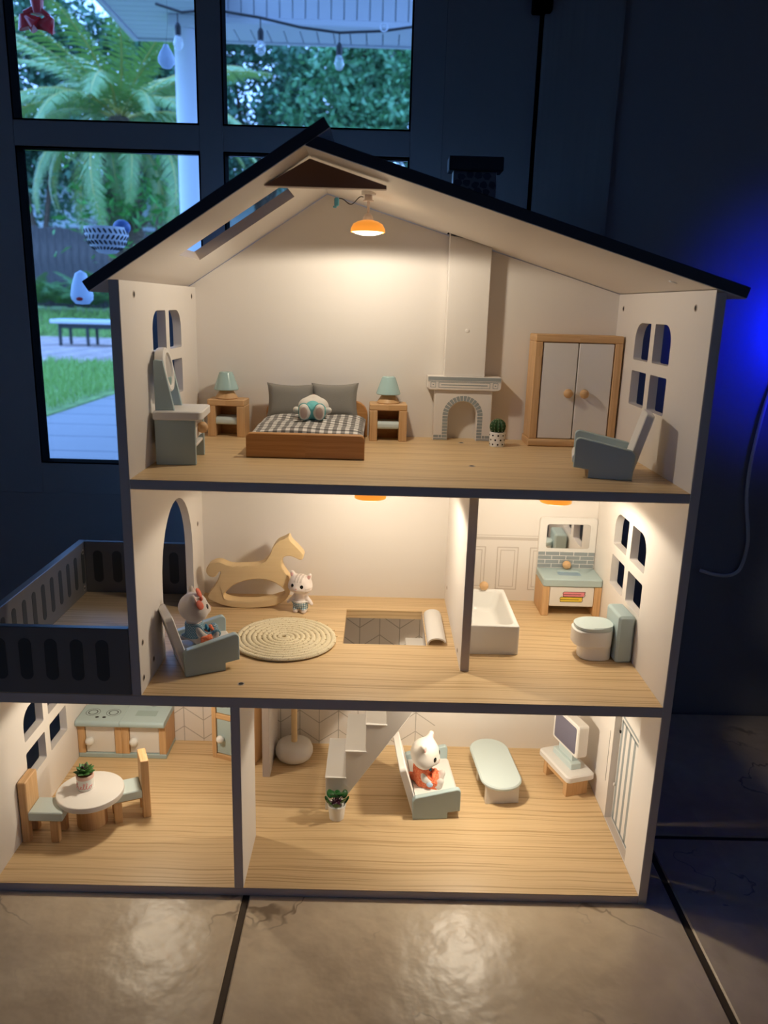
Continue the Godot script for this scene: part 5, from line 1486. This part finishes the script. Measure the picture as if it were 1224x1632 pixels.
	# lying on the bed, soles to the viewer
	var d := make_cat("lie", "white cat figurine in teal pyjamas lying on its back on the gingham bed", Transform3D(Basis.from_euler(Vector3(deg_to_rad(-84), deg_to_rad(2), 0)).scaled(Vector3.ONE * 1.13), Vector3(0.1755, F3 + 0.0465, -0.2085)), "fur_white", Vector3(-26, 0, 0), plain,
		[["pyjamas", "pyjama_teal", 0.0012, func(p: Vector3): return maxf(maxf(p.y - 0.0292, 0.0056 - p.y), absf(p.x) - 0.0158)]])
	for q in [-1.0, 1.0]:
		part("sole", move(ball(Vector3.ZERO, Vector3(0.0042, 0.0007, 0.0068), 16, 6), Vector3(q * 0.0089, -0.0008, 0.0016)), M.sole, d, 60.0)

func tube_ring(r: float, w: float) -> PackedVector3Array:
	var path := []
	for i in 20: path.append(Vector3(cos(TAU * i / 20) * r, 0, sin(TAU * i / 20) * r))
	return tube(path, w, 8, true)

# ---------------------------------------------------------------- wall cord, led puck
func make_room_things() -> void:
	var cord := []
	for p in [[0.96, 0.75], [0.912, 0.62], [0.895, 0.52], [0.891, 0.4244], [0.9045, 0.345], [0.9052, 0.313], [0.9, 0.2844], [0.8905, 0.2735], [0.876, 0.2695], [0.86, 0.2705], [0.845, 0.2735], [0.828, 0.279]]: cord.append(p)
	var path := []
	for i in cord.size() - 1:
		for k in 5:
			var a := Vector2(cord[i][0], cord[i][1])
			var b := Vector2(cord[i + 1][0], cord[i + 1][1])
			var pre := Vector2(cord[maxi(i - 1, 0)][0], cord[maxi(i - 1, 0)][1])
			var post := Vector2(cord[mini(i + 2, cord.size() - 1)][0], cord[mini(i + 2, cord.size() - 1)][1])
			var q := a.cubic_interpolate(b, pre, post, k / 5.0)
			path.append(Vector3(q.x, q.y, WALL_Z + 0.006))
	solo("charging_cord", tube(path, 0.0031, 8), M.cord_white, "white cable hanging down the dark wall right of the toy house and curling left", "cable", "", 60.0)
	var l := thing("blue_led_lamp", "small blue glowing lamp on the wall above the white cable, right of the toy house", "lamp", Vector3(0.956, 0.69, WALL_Z + 0.012))
	part("puck", span(-0.03, 0.03, -0.03, 0.03, -0.012, 0.012, 0.003), M.gasket, l)
	part("led", move(ball(Vector3.ZERO, Vector3(0.018, 0.018, 0.018), 20, 10), Vector3(-0.01, 0, 0.045)), M.led_blue, l)
	part("led_stem", tube([Vector3(-0.01, 0, 0.01), Vector3(-0.01, 0, 0.032)], 0.004, 8), M.gasket, l)
	glow(l, Vector3(-0.01, 0, 0.045), 0.04, Color(0.0, 0.08, 1.0), 0.014, 78.0, 0.0)
	# sprig pot on the terrace
	var t := thing("terrace_plant", "little pot of thin pale sprigs on the terrace just outside the arched doorway", "plant", Vector3(-0.043, F2, -0.19))
	part("pot", lathe([Vector2(0, 0), Vector2(0.009, 0), Vector2(0.0115, 0.017), Vector2(0.0105, 0.0175), Vector2(0.0095, 0.015), Vector2(0, 0.0148)], 24), M.white, t)
	var r := RandomNumberGenerator.new()
	r.seed = 12
	for i in 14:
		var an := r.randf() * TAU
		var ln := r.randf_range(0.018, 0.034)
		var out := r.randf_range(0.3, 0.9)
		part("sprig", tube([Vector3(0, 0.0145, 0), Vector3(cos(an) * out * ln * 0.4, 0.0145 + ln * 0.6, sin(an) * out * ln * 0.4), Vector3(cos(an) * out * ln, 0.0145 + ln * 0.95, sin(an) * out * ln)], [0.0009, 0.0007, 0.0002], 5), M.sprig, t, 60.0)

# ---------------------------------------------------------------- garden and porch
func leaves(parent: Node, called: String, m: Mesh, material: Material, places: Array, tints: Array) -> void:
	var mm := MultiMesh.new()
	mm.transform_format = MultiMesh.TRANSFORM_3D
	mm.use_colors = true
	mm.mesh = m
	mm.instance_count = places.size()
	for i in places.size():
		mm.set_instance_transform(i, places[i])
		mm.set_instance_color(i, tints[i])
	var o := MultiMeshInstance3D.new()
	o.name = called
	o.multimesh = mm
	o.material_override = material
	o.set_meta("kind", "stuff")
	parent.add_child(o, true)

func leaf_mesh(l: float, w: float) -> ArrayMesh:
	var s := PackedVector3Array()
	var a := Vector3.ZERO
	var b := Vector3(w * 0.5, l * 0.45, 0.12 * w)
	var c := Vector3(0, l, -0.1 * l)
	var d := Vector3(-w * 0.5, l * 0.45, 0.12 * w)
	var mid := Vector3(0, l * 0.5, -0.05 * l)
	s.append_array(PackedVector3Array([a, b, mid, b, c, mid, c, d, mid, d, a, mid]))
	return mesh_of(s, 80.0)

func random_basis(r: RandomNumberGenerator) -> Basis:
	return Basis.from_euler(Vector3(r.randf() * TAU, r.randf() * TAU, r.randf() * TAU))

func tree(label: String, at: Vector3, tall: float, blobs: Array, count: int, tint: Color, leaf: Mesh, seed_: int) -> void:
	var r := RandomNumberGenerator.new()
	r.seed = seed_
	var o := thing("garden_tree", label, "tree", at)
	part("trunk", tube([Vector3(0, 0.12, 0), Vector3(0.05, tall * 0.4, 0.1), Vector3(-0.1, tall * 0.75, 0)], [0.16, 0.11, 0.04], 10), M.bark, o, 60.0)
	var limb := PackedVector3Array()
	for b in blobs: limb.append_array(tube([Vector3(0, tall * 0.3, 0), (b[0] as Vector3) * Vector3(0.5, 0.8, 0.5), b[0]], [0.07, 0.045, 0.015], 6))
	part("limbs", limb, M.bark, o, 60.0)
	var places := []
	var tints := []
	var total := 0.0
	for b in blobs: total += b[1] * b[1]
	for b in blobs:
		var n := int(count * b[1] * b[1] / total)
		var clumps := []
		for i in 40: clumps.append((b[0] as Vector3) + Vector3(r.randfn(), r.randfn() * 0.8, r.randfn()).limit_length(1.7) * b[1] * 0.55)
		for i in n:
			var c: Vector3 = clumps[r.randi() % clumps.size()]
			var p: Vector3 = c + Vector3(r.randfn(), r.randfn(), r.randfn()) * (b[1] * 0.15)
			places.append(Transform3D(random_basis(r).scaled(Vector3.ONE * r.randf_range(0.7, 1.35)), p))
			tints.append(Color(tint.r, tint.g, tint.b) * r.randf_range(0.65, 1.3))
	leaves(o, "foliage", leaf, M.leaf_tree, places, tints)

func make_garden() -> void:
	var r := RandomNumberGenerator.new()
	r.seed = 99
	# ground: terrace slab, lawn, paver walk, rising bed
	solo("patio_slab", span(-1.82, 6.0, -0.25, -0.02, -7.0, WALL_Z - 0.13, 0.004), M.patio, "grey concrete patio under the porch outside the window", "patio")
	var seams := PackedVector3Array()
	for i in 14: seams.append_array(span(-1.8, 6.0, -0.0205, -0.0188, -0.9 - i * 0.42 - 0.005, -0.9 - i * 0.42 + 0.005, 0.0))
	var sm := solo("patio_joint", seams, M.porch_gap, "dark joints running across the grey patio", "joint")
	sm.set_meta("kind", "stuff")
	solo("paver_walk", span(-16.0, 6.0, -0.3, 0.0, -14.0, -8.15, 0.01), M.paver, "pinkish brick paved walk across the lawn", "pavement")
	var lawn := PackedVector3Array()
	lawn.append_array(span(-16.0, -1.82, -0.3, -0.01, -8.15, WALL_Z - 0.13, 0.0))
	lawn.append_array(span(-1.82, 6.0, -0.3, -0.03, -8.15, -7.0, 0.0))
	var bed := solo("back_lawn", slab_bed(), M.lawn, "strip of lawn rising to the fence beyond the paved walk", "lawn")
	bed.set_meta("kind", "stuff")
	var lw := solo("lawn", lawn, M.lawn, "green lawn between the concrete patio and the paved walk", "lawn")
	lw.set_meta("kind", "stuff")
	var blade := leaf_mesh(0.075, 0.012)
	var places := []
	var tints := []
	for i in 5200:
		var p := Vector3(r.randf_range(-3.6, -1.86), -0.012, r.randf_range(-8.1, -4.0))
		places.append(Transform3D(Basis.from_euler(Vector3(r.randf_range(-0.5, 0.5), r.randf() * TAU, r.randf_range(-0.5, 0.5))).scaled(Vector3.ONE * r.randf_range(0.6, 1.5)), p))
		tints.append(Color.WHITE * r.randf_range(0.7, 1.25))
	for i in 2500:
		var p := Vector3(r.randf_range(-7.5, -3.0), 0.01, r.randf_range(-15.2, -14.0))
		p.y = maxf(0.0, (-14.0 - p.z) * 0.35)
		places.append(Transform3D(Basis.from_euler(Vector3(r.randf_range(-0.5, 0.5), r.randf() * TAU, r.randf_range(-0.5, 0.5))).scaled(Vector3.ONE * r.randf_range(1.0, 2.4)), p))
		tints.append(Color.WHITE * r.randf_range(0.7, 1.25))
	leaves(lw, "grass_blades", blade, M.grass, places, tints)
	# fence of upright boards
	var f := thing("board_fence", "weathered dark wooden board fence across the back of the garden", "fence", Vector3(0, 0, -16.0))
	var board := mesh_of(box(Vector3(0, 0, 0), Vector3(0.155, 1.55, 0.025), 0.006), 38.0)
	for i in 68:
		var x := -9.6 + i * 0.157
		put("board", board, M.fence_wood, f, Transform3D(Basis.from_euler(Vector3(0, 0, r.randf_range(-0.006, 0.006))), Vector3(x, 1.205 + r.randf_range(0.0, 0.03) - x * 0.010, r.randf_range(-0.006, 0.006))))
	for y in [0.75, 1.65]: part("rail", span(-9.7, 1.0, y - 0.04, y + 0.04, -0.08, -0.014, 0.004), M.fence_wood, f)
	# ferns before the fence
	var fern_leaf := []
	for k in 2: fern_leaf.append(frond_mesh(0.55, 0.75, 0.12, 16, k))
	for i in 4:
		var o := thing("fern_clump", ["green fern clump at the fence foot nearest the left window edge", "fern clump at the fence foot just left of the pale glass lantern", "fern clump at the fence foot directly behind the pale glass lantern", "fern clump at the fence foot right of the lantern, half hidden by the toy house"][i], "fern", Vector3(-6.6 + i * 0.55, 0.5, -15.3), 40.0 * i)
		for k in 17:
			put("frond", fern_leaf[k % 2], M.fern, o, Transform3D(Basis.from_euler(Vector3(0, TAU * k / 17 + r.randf() * 0.4, 0)) * Basis.from_euler(Vector3(0, 0, r.randf_range(0.25, 0.95))).scaled(Vector3.ONE * r.randf_range(1.2, 1.8)), Vector3(0, 0, 0)))
	# low table on the walk
	var t := thing("garden_table", "low dark metal garden table with pale glossy top on the paved walk", "table", Vector3(-4.2, 0.0, -11.5), 4.0)
	part("table_top", span(-0.46, 0.9, 0.325, 0.385, -0.32, 0.32, 0.01), M.table_top, t)
	for x in [-0.34, 0.06, 0.78]:
		for z in [-0.25, 0.25]: part("leg", span(x - 0.02, x + 0.02, 0, 0.325, z - 0.02, z + 0.02, 0.004), M.table_metal, t)
	part("apron", span(-0.36, 0.8, 0.255, 0.325, 0.235, 0.255, 0.003), M.table_metal, t)
	# covered barbecue just outside, behind the toy house
	var bq := thing("covered_barbecue", "dark covered barbecue standing outside behind the left windows of the toy house", "barbecue", Vector3(-0.275, -0.018, -1.45))
	part("cover", loft([ring(Vector3(0, 0.06, 0), 0.165, 0.15, 32, 5.0), ring(Vector3(0, 0.3, 0), 0.16, 0.145, 32, 5.0), ring(Vector3(0, 0.62, 0), 0.15, 0.14, 32, 4.0), ring(Vector3(0, 0.69, 0), 0.13, 0.11, 32, 3.0), ring(Vector3(0, 0.715, 0), 0.08, 0.06, 32, 2.5)]), M.cover_navy, bq, 50.0)
	for x in [-0.135, 0.135]: part("wheel", move(lathe([Vector2(0, -0.012), Vector2(0.045, -0.012), Vector2(0.05, -0.006), Vector2(0.05, 0.006), Vector2(0.045, 0.012), Vector2(0, 0.012)], 24), Vector3(x, 0.05, 0.09), Vector3(90, 90, 0)), M.black, bq)
	# palm
	var p := thing("palm_tree", "large feathery date palm with drooping fronds outside the left panes", "palm tree", Vector3(-2.78, 0.001, -9.0))
	part("trunk", trunk_shape(), M.bark, p, 60.0)
	var fm := []
	for k in 4: fm.append(frond_mesh(1.75, [0.55, 0.95, 1.4, 1.75][k], 0.27, 44, 10 + k))
	var dry := frond_mesh(1.35, 1.9, 0.12, 26, 33)
	for i in 50:
		var tier: int = 0 if i < 15 else 1 if i < 30 else 2 if i < 42 else 3
		var an: float = TAU * (i - [0, 15, 30, 42][tier]) / [15.0, 15.0, 12.0, 8.0][tier] + tier * 0.21 + r.randf_range(-0.12, 0.12)
		var lift: float = [0.35, 0.05, -0.35, -0.75][mini(tier, 3)] + r.randf_range(-0.12, 0.12)
		var t3 := Transform3D(Basis.from_euler(Vector3(0, an, 0)) * Basis.from_euler(Vector3(r.randf_range(-0.3, 0.3), 0, lift)).scaled(Vector3.ONE * (r.randf_range(0.85, 1.12) * ([1.0, 1.0, 0.95, 0.8][tier] as float))), Vector3(0, 2.72 - 0.06 * tier, 0))
		var o := put("frond", fm[mini(tier, 3)], M.frond_green, p, t3)
		put("rachis", frond_spine(1.75, [0.55, 0.95, 1.4, 1.75][mini(tier, 3)]), M.rachis, o)
	for i in 14:
		put("dry_frond", dry, M.frond_dry, p, Transform3D(Basis.from_euler(Vector3(0, TAU * i / 14 + 0.2, 0)) * Basis.from_euler(Vector3(r.randf_range(-0.2, 0.2), 0, -1.15)), Vector3(0, 2.4, 0)))
	var under := []
	var tu := []
	for i in 420:
		under.append(Transform3D(random_basis(r).scaled(Vector3.ONE * r.randf_range(0.8, 1.6)), Vector3(0.1 + r.randfn() * 0.32, 1.75 + r.randfn() * 0.25, 0.3 + r.randfn() * 0.12)))
		tu.append(Color(0.55, 1.1, 0.3) * r.randf_range(0.7, 1.3))
	leaves(p, "climbing_fern", leaf_mesh(0.13, 0.04), M.leaf_tree, under, tu)
	# trees behind
	var lf := leaf_mesh(0.15, 0.085)
	tree("dark leafy tree behind the upper right pane, left part", Vector3(-2.6, 0.4, -19.0), 5.5, [[Vector3(-0.4, 4.6, 0), 1.6], [Vector3(0.9, 5.4, 0.4), 1.5], [Vector3(-1.2, 6.3, 0), 1.5], [Vector3(0.9, 4.4, 0.2), 1.0]], 12480, Color(0.55, 0.8, 0.75), lf, 1)
	tree("lighter green tree filling the middle of the upper right pane", Vector3(-0.3, 0.4, -17.5), 5.5, [[Vector3(-0.3, 4.4, 0), 1.25], [Vector3(0.4, 5.2, 0), 1.1], [Vector3(0.2, 4.0, 0.3), 0.9], [Vector3(0.1, 6.2, 0.0), 1.0]], 11040, Color(0.95, 1.25, 0.95), lf, 2)
	tree("tall tree with open crown at the right edge of the upper right pane", Vector3(1.7, 0.4, -18.5), 6.0, [[Vector3(-0.4, 4.6, 0), 1.5], [Vector3(0.3, 5.7, 0.2), 1.4], [Vector3(-0.6, 6.6, 0), 1.2], [Vector3(0, 3.3, 0), 1.4]], 10560, Color(0.7, 0.95, 0.85), lf, 3)
	tree("dense dark tree behind the palm crown", Vector3(-5.6, 0.4, -18.5), 5.5, [[Vector3(0, 4.2, 0), 1.7], [Vector3(1.2, 5.4, 0), 1.5], [Vector3(-1.1, 5.6, 0), 1.5], [Vector3(1.3, 3.9, 0.3), 1.1]], 13440, Color(0.55, 0.78, 0.72), lf, 4)
	tree("broad tree at the far left behind the palm and red feeder", Vector3(-8.6, 0.4, -18.0), 5.5, [[Vector3(0, 4.4, 0), 1.7], [Vector3(0.8, 6.0, 0), 1.5], [Vector3(0.6, 3.0, 0), 1.5]], 11040, Color(0.6, 0.85, 0.75), lf, 5)
	tree("low dark shrub tree behind the fence at the left", Vector3(-7.2, 0.4, -17.2), 2.6, [[Vector3(-0.4, 3.3, 0), 0.85], [Vector3(0.7, 3.5, 0), 0.8], [Vector3(-1.3, 3.5, 0), 0.7]], 5280, Color(0.4, 0.55, 0.5), lf, 6)
	tree("low dark shrub tree behind the fence at the palm trunk", Vector3(-4.6, 0.4, -17.4), 2.8, [[Vector3(0, 3.3, 0), 0.9], [Vector3(1.1, 3.4, 0), 0.9]], 5280, Color(0.42, 0.6, 0.55), lf, 7)
	var nh := thing("neighbour_house", "pale low house wall showing beyond the fence and under the trees", "house", Vector3(-4.5, 0.5, -22.0))
	part("wall", span(-6.0, 6.0, 0.0, 3.3, -0.4, 0.0, 0.02), M.pale_house, nh)
	part("eave", span(-6.3, 6.3, 3.3, 3.48, -0.5, 0.35, 0.02), M.porch_white, nh)
	for x in [-3.6, -0.6, 2.6]:
		var wf := part("window", span(x, x + 0.9, 0.9, 2.0, 0.0, 0.04, 0.01), M.porch_white, nh)
		part("pane", span(x + 0.07, x + 0.83, 0.97, 1.93, 0.04, 0.045, 0.0), M.table_metal, wf)
	make_porch()

func slab_bed() -> PackedVector3Array:
	var s := PackedVector3Array()
	s.append_array(on_x(slab(PackedVector2Array([Vector2(-14.0, -0.3), Vector2(-14.0, -0.005), Vector2(-15.2, 0.42), Vector2(-24.0, 0.5), Vector2(-24.0, -0.3)]), -6.0, 16.0, 0.0)))
	return s

func trunk_shape() -> PackedVector3Array:
	var pr := [Vector2(0.2, 0.0)]
	for i in 34:
		var y := 0.05 + 2.5 * i / 34.0
		pr.append(Vector2(0.165 + (0.025 if i % 2 else 0.0) + 0.05 * y / 2.5, y))
	pr.append(Vector2(0.1, 2.7))
	pr.append(Vector2(0.0, 2.75))
	return lathe(pr, 16)

func arc_point(l: float, droop: float, t: float) -> Vector3:
	# a rib that leaves along +x and bends down by droop radians
	var p := Vector3.ZERO
	var n := 8
	for i in n:
		var u := t * (i + 0.5) / n
		var an := 0.5 - droop * u * 1.5
		p += Vector3(cos(an), sin(an), 0) * (l * t / n)
	return p

func frond_spine(l: float, droop: float) -> ArrayMesh:
	var key := "spine%f" % droop
	if M.has(key): return M[key]
	var path := []
	var rad := []
	for i in 11:
		path.append(arc_point(l, droop, i / 10.0))
		rad.append(lerpf(0.014, 0.003, i / 10.0))
	M[key] = mesh_of(tube(path, rad, 6), 60.0)
	return M[key]

func frond_mesh(l: float, droop: float, side: float, n: int, seed_: int) -> ArrayMesh:
	var r := RandomNumberGenerator.new()
	r.seed = seed_
	var s := PackedVector3Array()
	for i in range(1, n + 1):
		var t := 0.1 + 0.9 * float(i) / n
		var p := arc_point(l, droop, t)
		var d := (arc_point(l, droop, minf(t + 0.02, 1.0)) - arc_point(l, droop, t - 0.02)).normalized()
		var len := side * (0.35 + 0.65 * sin(PI * minf(0.15 + t * 0.85, 1.0))) * r.randf_range(0.85, 1.1)
		for sg in [-1.0, 1.0]:
			var out := (Vector3(0, 0, sg) * 0.85 + d * 0.6 + Vector3(0, -0.25 + r.randf_range(-0.12, 0.12), 0)).normalized()
			var w := d * (l / n * 0.3)
			var tip := p + out * len + Vector3(0, -0.16 * len, 0)
			var mid := p + out * len * 0.5
			s.append_array(PackedVector3Array([p - w, mid + w * 1.1, mid - w * 1.1, p - w, p + w, mid + w * 1.1, mid - w * 1.1, mid + w * 1.1, tip]))
	return mesh_of(s, 1.0)

func make_porch() -> void:
	var Y := 2.17
	var o := thing("porch_column", "round white porch column standing right of the palm", "column", Vector3(-0.8245, -0.02, -3.95))
	part("shaft", lathe([Vector2(0.071, 0.0), Vector2(0.071, Y + 0.02)], 32), M.porch_white, o)
	part("base", span(-0.09, 0.09, 0.0, 0.12, -0.09, 0.09, 0.006), M.porch_white, o)
	part("capital", span(-0.085, 0.085, Y - 0.04, Y + 0.02, -0.085, 0.085, 0.006), M.porch_white, o)
	var roof := thing("porch_roof", "white boarded porch soffit and beam above the garden view", "porch roof", Vector3(0, Y, 0))
	# beam face of upright boards on the right
	for i in 30:
		var x := -0.66 + i * 0.0685
		part("beam_board", span(x, x + 0.064, 0.0, 0.5, -3.93, -3.9, 0.003), M.porch_white, roof)
	part("beam_backing", span(-0.7, 1.45, 0.0, 0.5, -3.96, -3.931, 0.0), M.porch_gap, roof)
	part("beam_trim", span(-0.7, 1.45, -0.035, 0.0, -3.975, -3.88, 0.006), M.porch_white, roof)
	# soffit boards beyond the beam
	for i in 24:
		var x := -0.78 + i * 0.092
		part("soffit_board", span(x, x + 0.087, 0.0, 0.02, -4.29, -3.976, 0.003), M.porch_white, roof)
	part("soffit_backing", span(-0.8, 1.45, 0.021, 0.04, -4.29, -3.976, 0.0), M.porch_gap, roof)
	part("eave_fascia", span(-1.2, 1.45, -0.01, 0.16, -4.315, -4.291, 0.004), M.porch_white, roof)
	# soffit of the wing on the left, boards across
	for i in 13:
		var z := -4.28 + i * 0.072
		var back := clampf(i / 5.0, 0.0, 1.0)
		part("wing_board", span(-1.19, lerpf(-0.9, -0.62, back), 0.0, 0.02, z, z + 0.068, 0.003), M.porch_white, roof)
	part("wing_backing", span(-1.19, -0.62, 0.021, 0.04, -4.28, -3.35, 0.0), M.porch_gap, roof)
	part("wing_fascia", span(-1.225, -1.192, -0.012, 0.16, -4.315, -3.2, 0.004), M.porch_white, roof)
	part("roof_deck", span(-0.7, 1.5, 0.5, 0.55, -4.32, -2.9, 0.0), M.porch_gap, roof)
	part("porch_deck", span(-1.6, 1.6, 0.5, 0.55, -2.3, -0.62, 0.0), M.porch_gap, roof)
	part("wing_deck", span(-1.23, -0.6, 0.17, 0.2, -4.32, -3.2, 0.0), M.porch_gap, roof)
	# string lights
	var s := thing("string_lights", "dark string of hanging light bulbs swagged under the porch beam", "string lights", Vector3.ZERO)
	var pts := [Vector3(-0.74, 1.935, -3.0), Vector3(-0.6283, 1.905, -3.0), Vector3(-0.5, 1.92, -3.0), Vector3(-0.2913, 1.894, -3.0), Vector3(-0.12, 1.862, -3.0), Vector3(0.0497, 1.846, -3.0), Vector3(0.2416, 1.858, -3.0), Vector3(0.42, 1.886, -3.0)]
	part("cable", tube(pts, 0.0055, 6), M.wire, s, 60.0)
	for k in [Vector3(-0.648, 1.9, -3.0), Vector3(-0.2913, 1.89, -3.0), Vector3(0.0497, 1.842, -3.0)]:
		part("drop", tube([k, k + Vector3(0, -0.04, 0)], 0.003, 6), M.wire, s)
		part("socket", move(lathe([Vector2(0, -0.085), Vector2(0.013, -0.085), Vector2(0.014, -0.05), Vector2(0.006, -0.035), Vector2(0, -0.035)], 14), k), M.black, s)
		part("bulb", move(lathe([Vector2(0, -0.145), Vector2(0.014, -0.138), Vector2(0.022, -0.118), Vector2(0.017, -0.097), Vector2(0.012, -0.085)], 16, false), k), M.clear_bulb, s)
	for x in [-0.54, 0.42]: part("tie", tube([Vector3(x, 1.9, -3.0), Vector3(x, 2.668, -3.0)], 0.003, 5), M.wire, s)
	part("hook_ring", Transform3D(Basis.from_euler(Vector3(PI / 2, 0, 0)), Vector3(0.2416, 1.866, -2.98)) * tube_ring(0.016, 0.003), M.porch_white, s)
	# things hung outside the glass
	var f := thing("hummingbird_feeder", "red glass feeder with flared flowers hanging at the top left pane", "bird feeder", Vector3(-0.575, 1.345, -1.3))
	part("bottle", lathe([Vector2(0, 0.012), Vector2(0.012, 0.014), Vector2(0.0135, 0.03), Vector2(0.017, 0.055), Vector2(0.018, 0.14), Vector2(0, 0.145)], 20), M.red_glass, f)
	for k in [[-0.03, 0.006, 0.3], [0.014, -0.012, -0.2], [0.024, 0.0, -0.7], [-0.012, 0.01, 0.9]]:
		var fl := Transform3D(Basis.from_euler(Vector3(0.2, 0, k[2])), Vector3(k[0], -0.004, k[1])) * loft([ring(Vector3(0, 0.016, 0), 0.006, 0.006, 18), ring(Vector3(0, 0.004, 0), 0.013, 0.013, 18), ring(Vector3(0, -0.012, 0), 0.021, 0.021, 18), ring(Vector3(0, -0.0145, 0), 0.0205, 0.0205, 18)])
		part("flower", fl, M.red_glass, f, 60.0)
	part("stem", tube([Vector3(-0.03, 0.012, 0.006), Vector3(0, 0.03, 0), Vector3(0.024, 0.01, 0.0)], 0.007, 8), M.red_glass, f, 60.0)
	part("hanger", tube([Vector3(0, 0.14, 0), Vector3(0, 0.5, 0)], 0.0015, 6), M.wire, f)
	var g := thing("glass_bulb", "clear pear-shaped glass bulb hanging in front of the porch column", "ornament", Vector3(-0.2725, 1.2685, -1.3))
	part("globe", lathe([Vector2(0, -0.018), Vector2(0.011, -0.0165), Vector2(0.0195, -0.006), Vector2(0.0205, 0.004), Vector2(0.016, 0.016), Vector2(0.0085, 0.027), Vector2(0.006, 0.034), Vector2(0, 0.0345)], 24), M.frosted, g, 60.0)
	part("thread", tube([Vector3(0, 0.034, 0), Vector3(0.006, 0.08, 0), Vector3(0.004, 0.4, 0)], 0.0003, 5), M.wire, g)
	var w := thing("glass_lantern", "pale drop-shaped hanging lantern beyond the left roof end", "lantern", Vector3(-0.5145, 0.7165, -1.3))
	part("globe", lathe([Vector2(0, -0.026), Vector2(0.017, -0.0245), Vector2(0.027, -0.013), Vector2(0.0285, -0.002), Vector2(0.024, 0.022), Vector2(0.014, 0.052), Vector2(0, 0.06)], 28), M.frosted, w, 60.0)
	part("red_stopper", ball(Vector3(0.002, -0.012, 0.025), Vector3(0.009, 0.005, 0.005), 14, 8), M.red_glass, w)
	part("thread", tube([Vector3(0, 0.058, 0), Vector3(0, 0.6, 0)], 0.00025, 5), M.wire, w)
	# patterned bowl with a blue ball
	var b := thing("patterned_bowl", "white bowl with dark leaf pattern hanging low behind the left roof slope", "hanging planter", Vector3(-0.4415, 0.846, -1.3))
	b.scale = Vector3.ONE * 0.72
	part("bowl", lathe([Vector2(0, -0.04), Vector2(0.03, -0.036), Vector2(0.06, -0.012), Vector2(0.074, 0.022), Vector2(0.076, 0.05), Vector2(0.071, 0.05), Vector2(0.068, 0.022), Vector2(0, -0.028)], 40), M.pattern_white, b, 60.0)
	for rr in 4:
		for i in 26:
			var an := TAU * (i + 0.5 * (rr % 2)) / 26
			var y: float = [-0.022, -0.004, 0.014, 0.034][rr]
			var rad: float = [0.049, 0.0655, 0.0717, 0.0757][rr]
			part("leaf_print", Transform3D(Basis.from_euler(Vector3(0, -an, 0)) * Basis.from_euler(Vector3(0.6 if rr % 2 else -0.6, 0, [-0.9, -0.45, -0.3, -0.05][rr])), Vector3(cos(an) * rad, y, sin(an) * rad)) * ball(Vector3.ZERO, Vector3(0.0014, 0.0098, 0.004), 8, 6), M.pattern_dark, b)
	part("blue_ball", ball(Vector3(0.055, 0.052, 0.0), Vector3(0.03, 0.026, 0.03), 20, 12), M.bowl_blue, b, 60.0)
	part("hanger", join([tube([Vector3(-0.074, 0.05, 0), Vector3(0, 0.75, 0)], 0.00025, 5), tube([Vector3(0.074, 0.05, 0), Vector3(0, 0.75, 0)], 0.00025, 5)]), M.wire, b)

func _ready() -> void:
	make_light()
	make_materials()
	make_room()
	make_house()
	make_lamps()
	make_bedroom()
	seat("empty teal and white toy armchair facing left by the bedroom's right wall", "toy_armchair", 0.035, Vector3(0.5382, F3, -0.0985), 167.0, "toy armchairs", 0.02)
	make_playroom()
	seat("teal and white toy armchair by the arched doorway with a cat figurine in it", "toy_armchair", 0.035, Vector3(0.0467, F2, -0.089), 26.0, "toy armchairs")
	make_bathroom()
	make_kitchen()
	make_living()
	make_cats()
	make_room_things()
	make_garden()
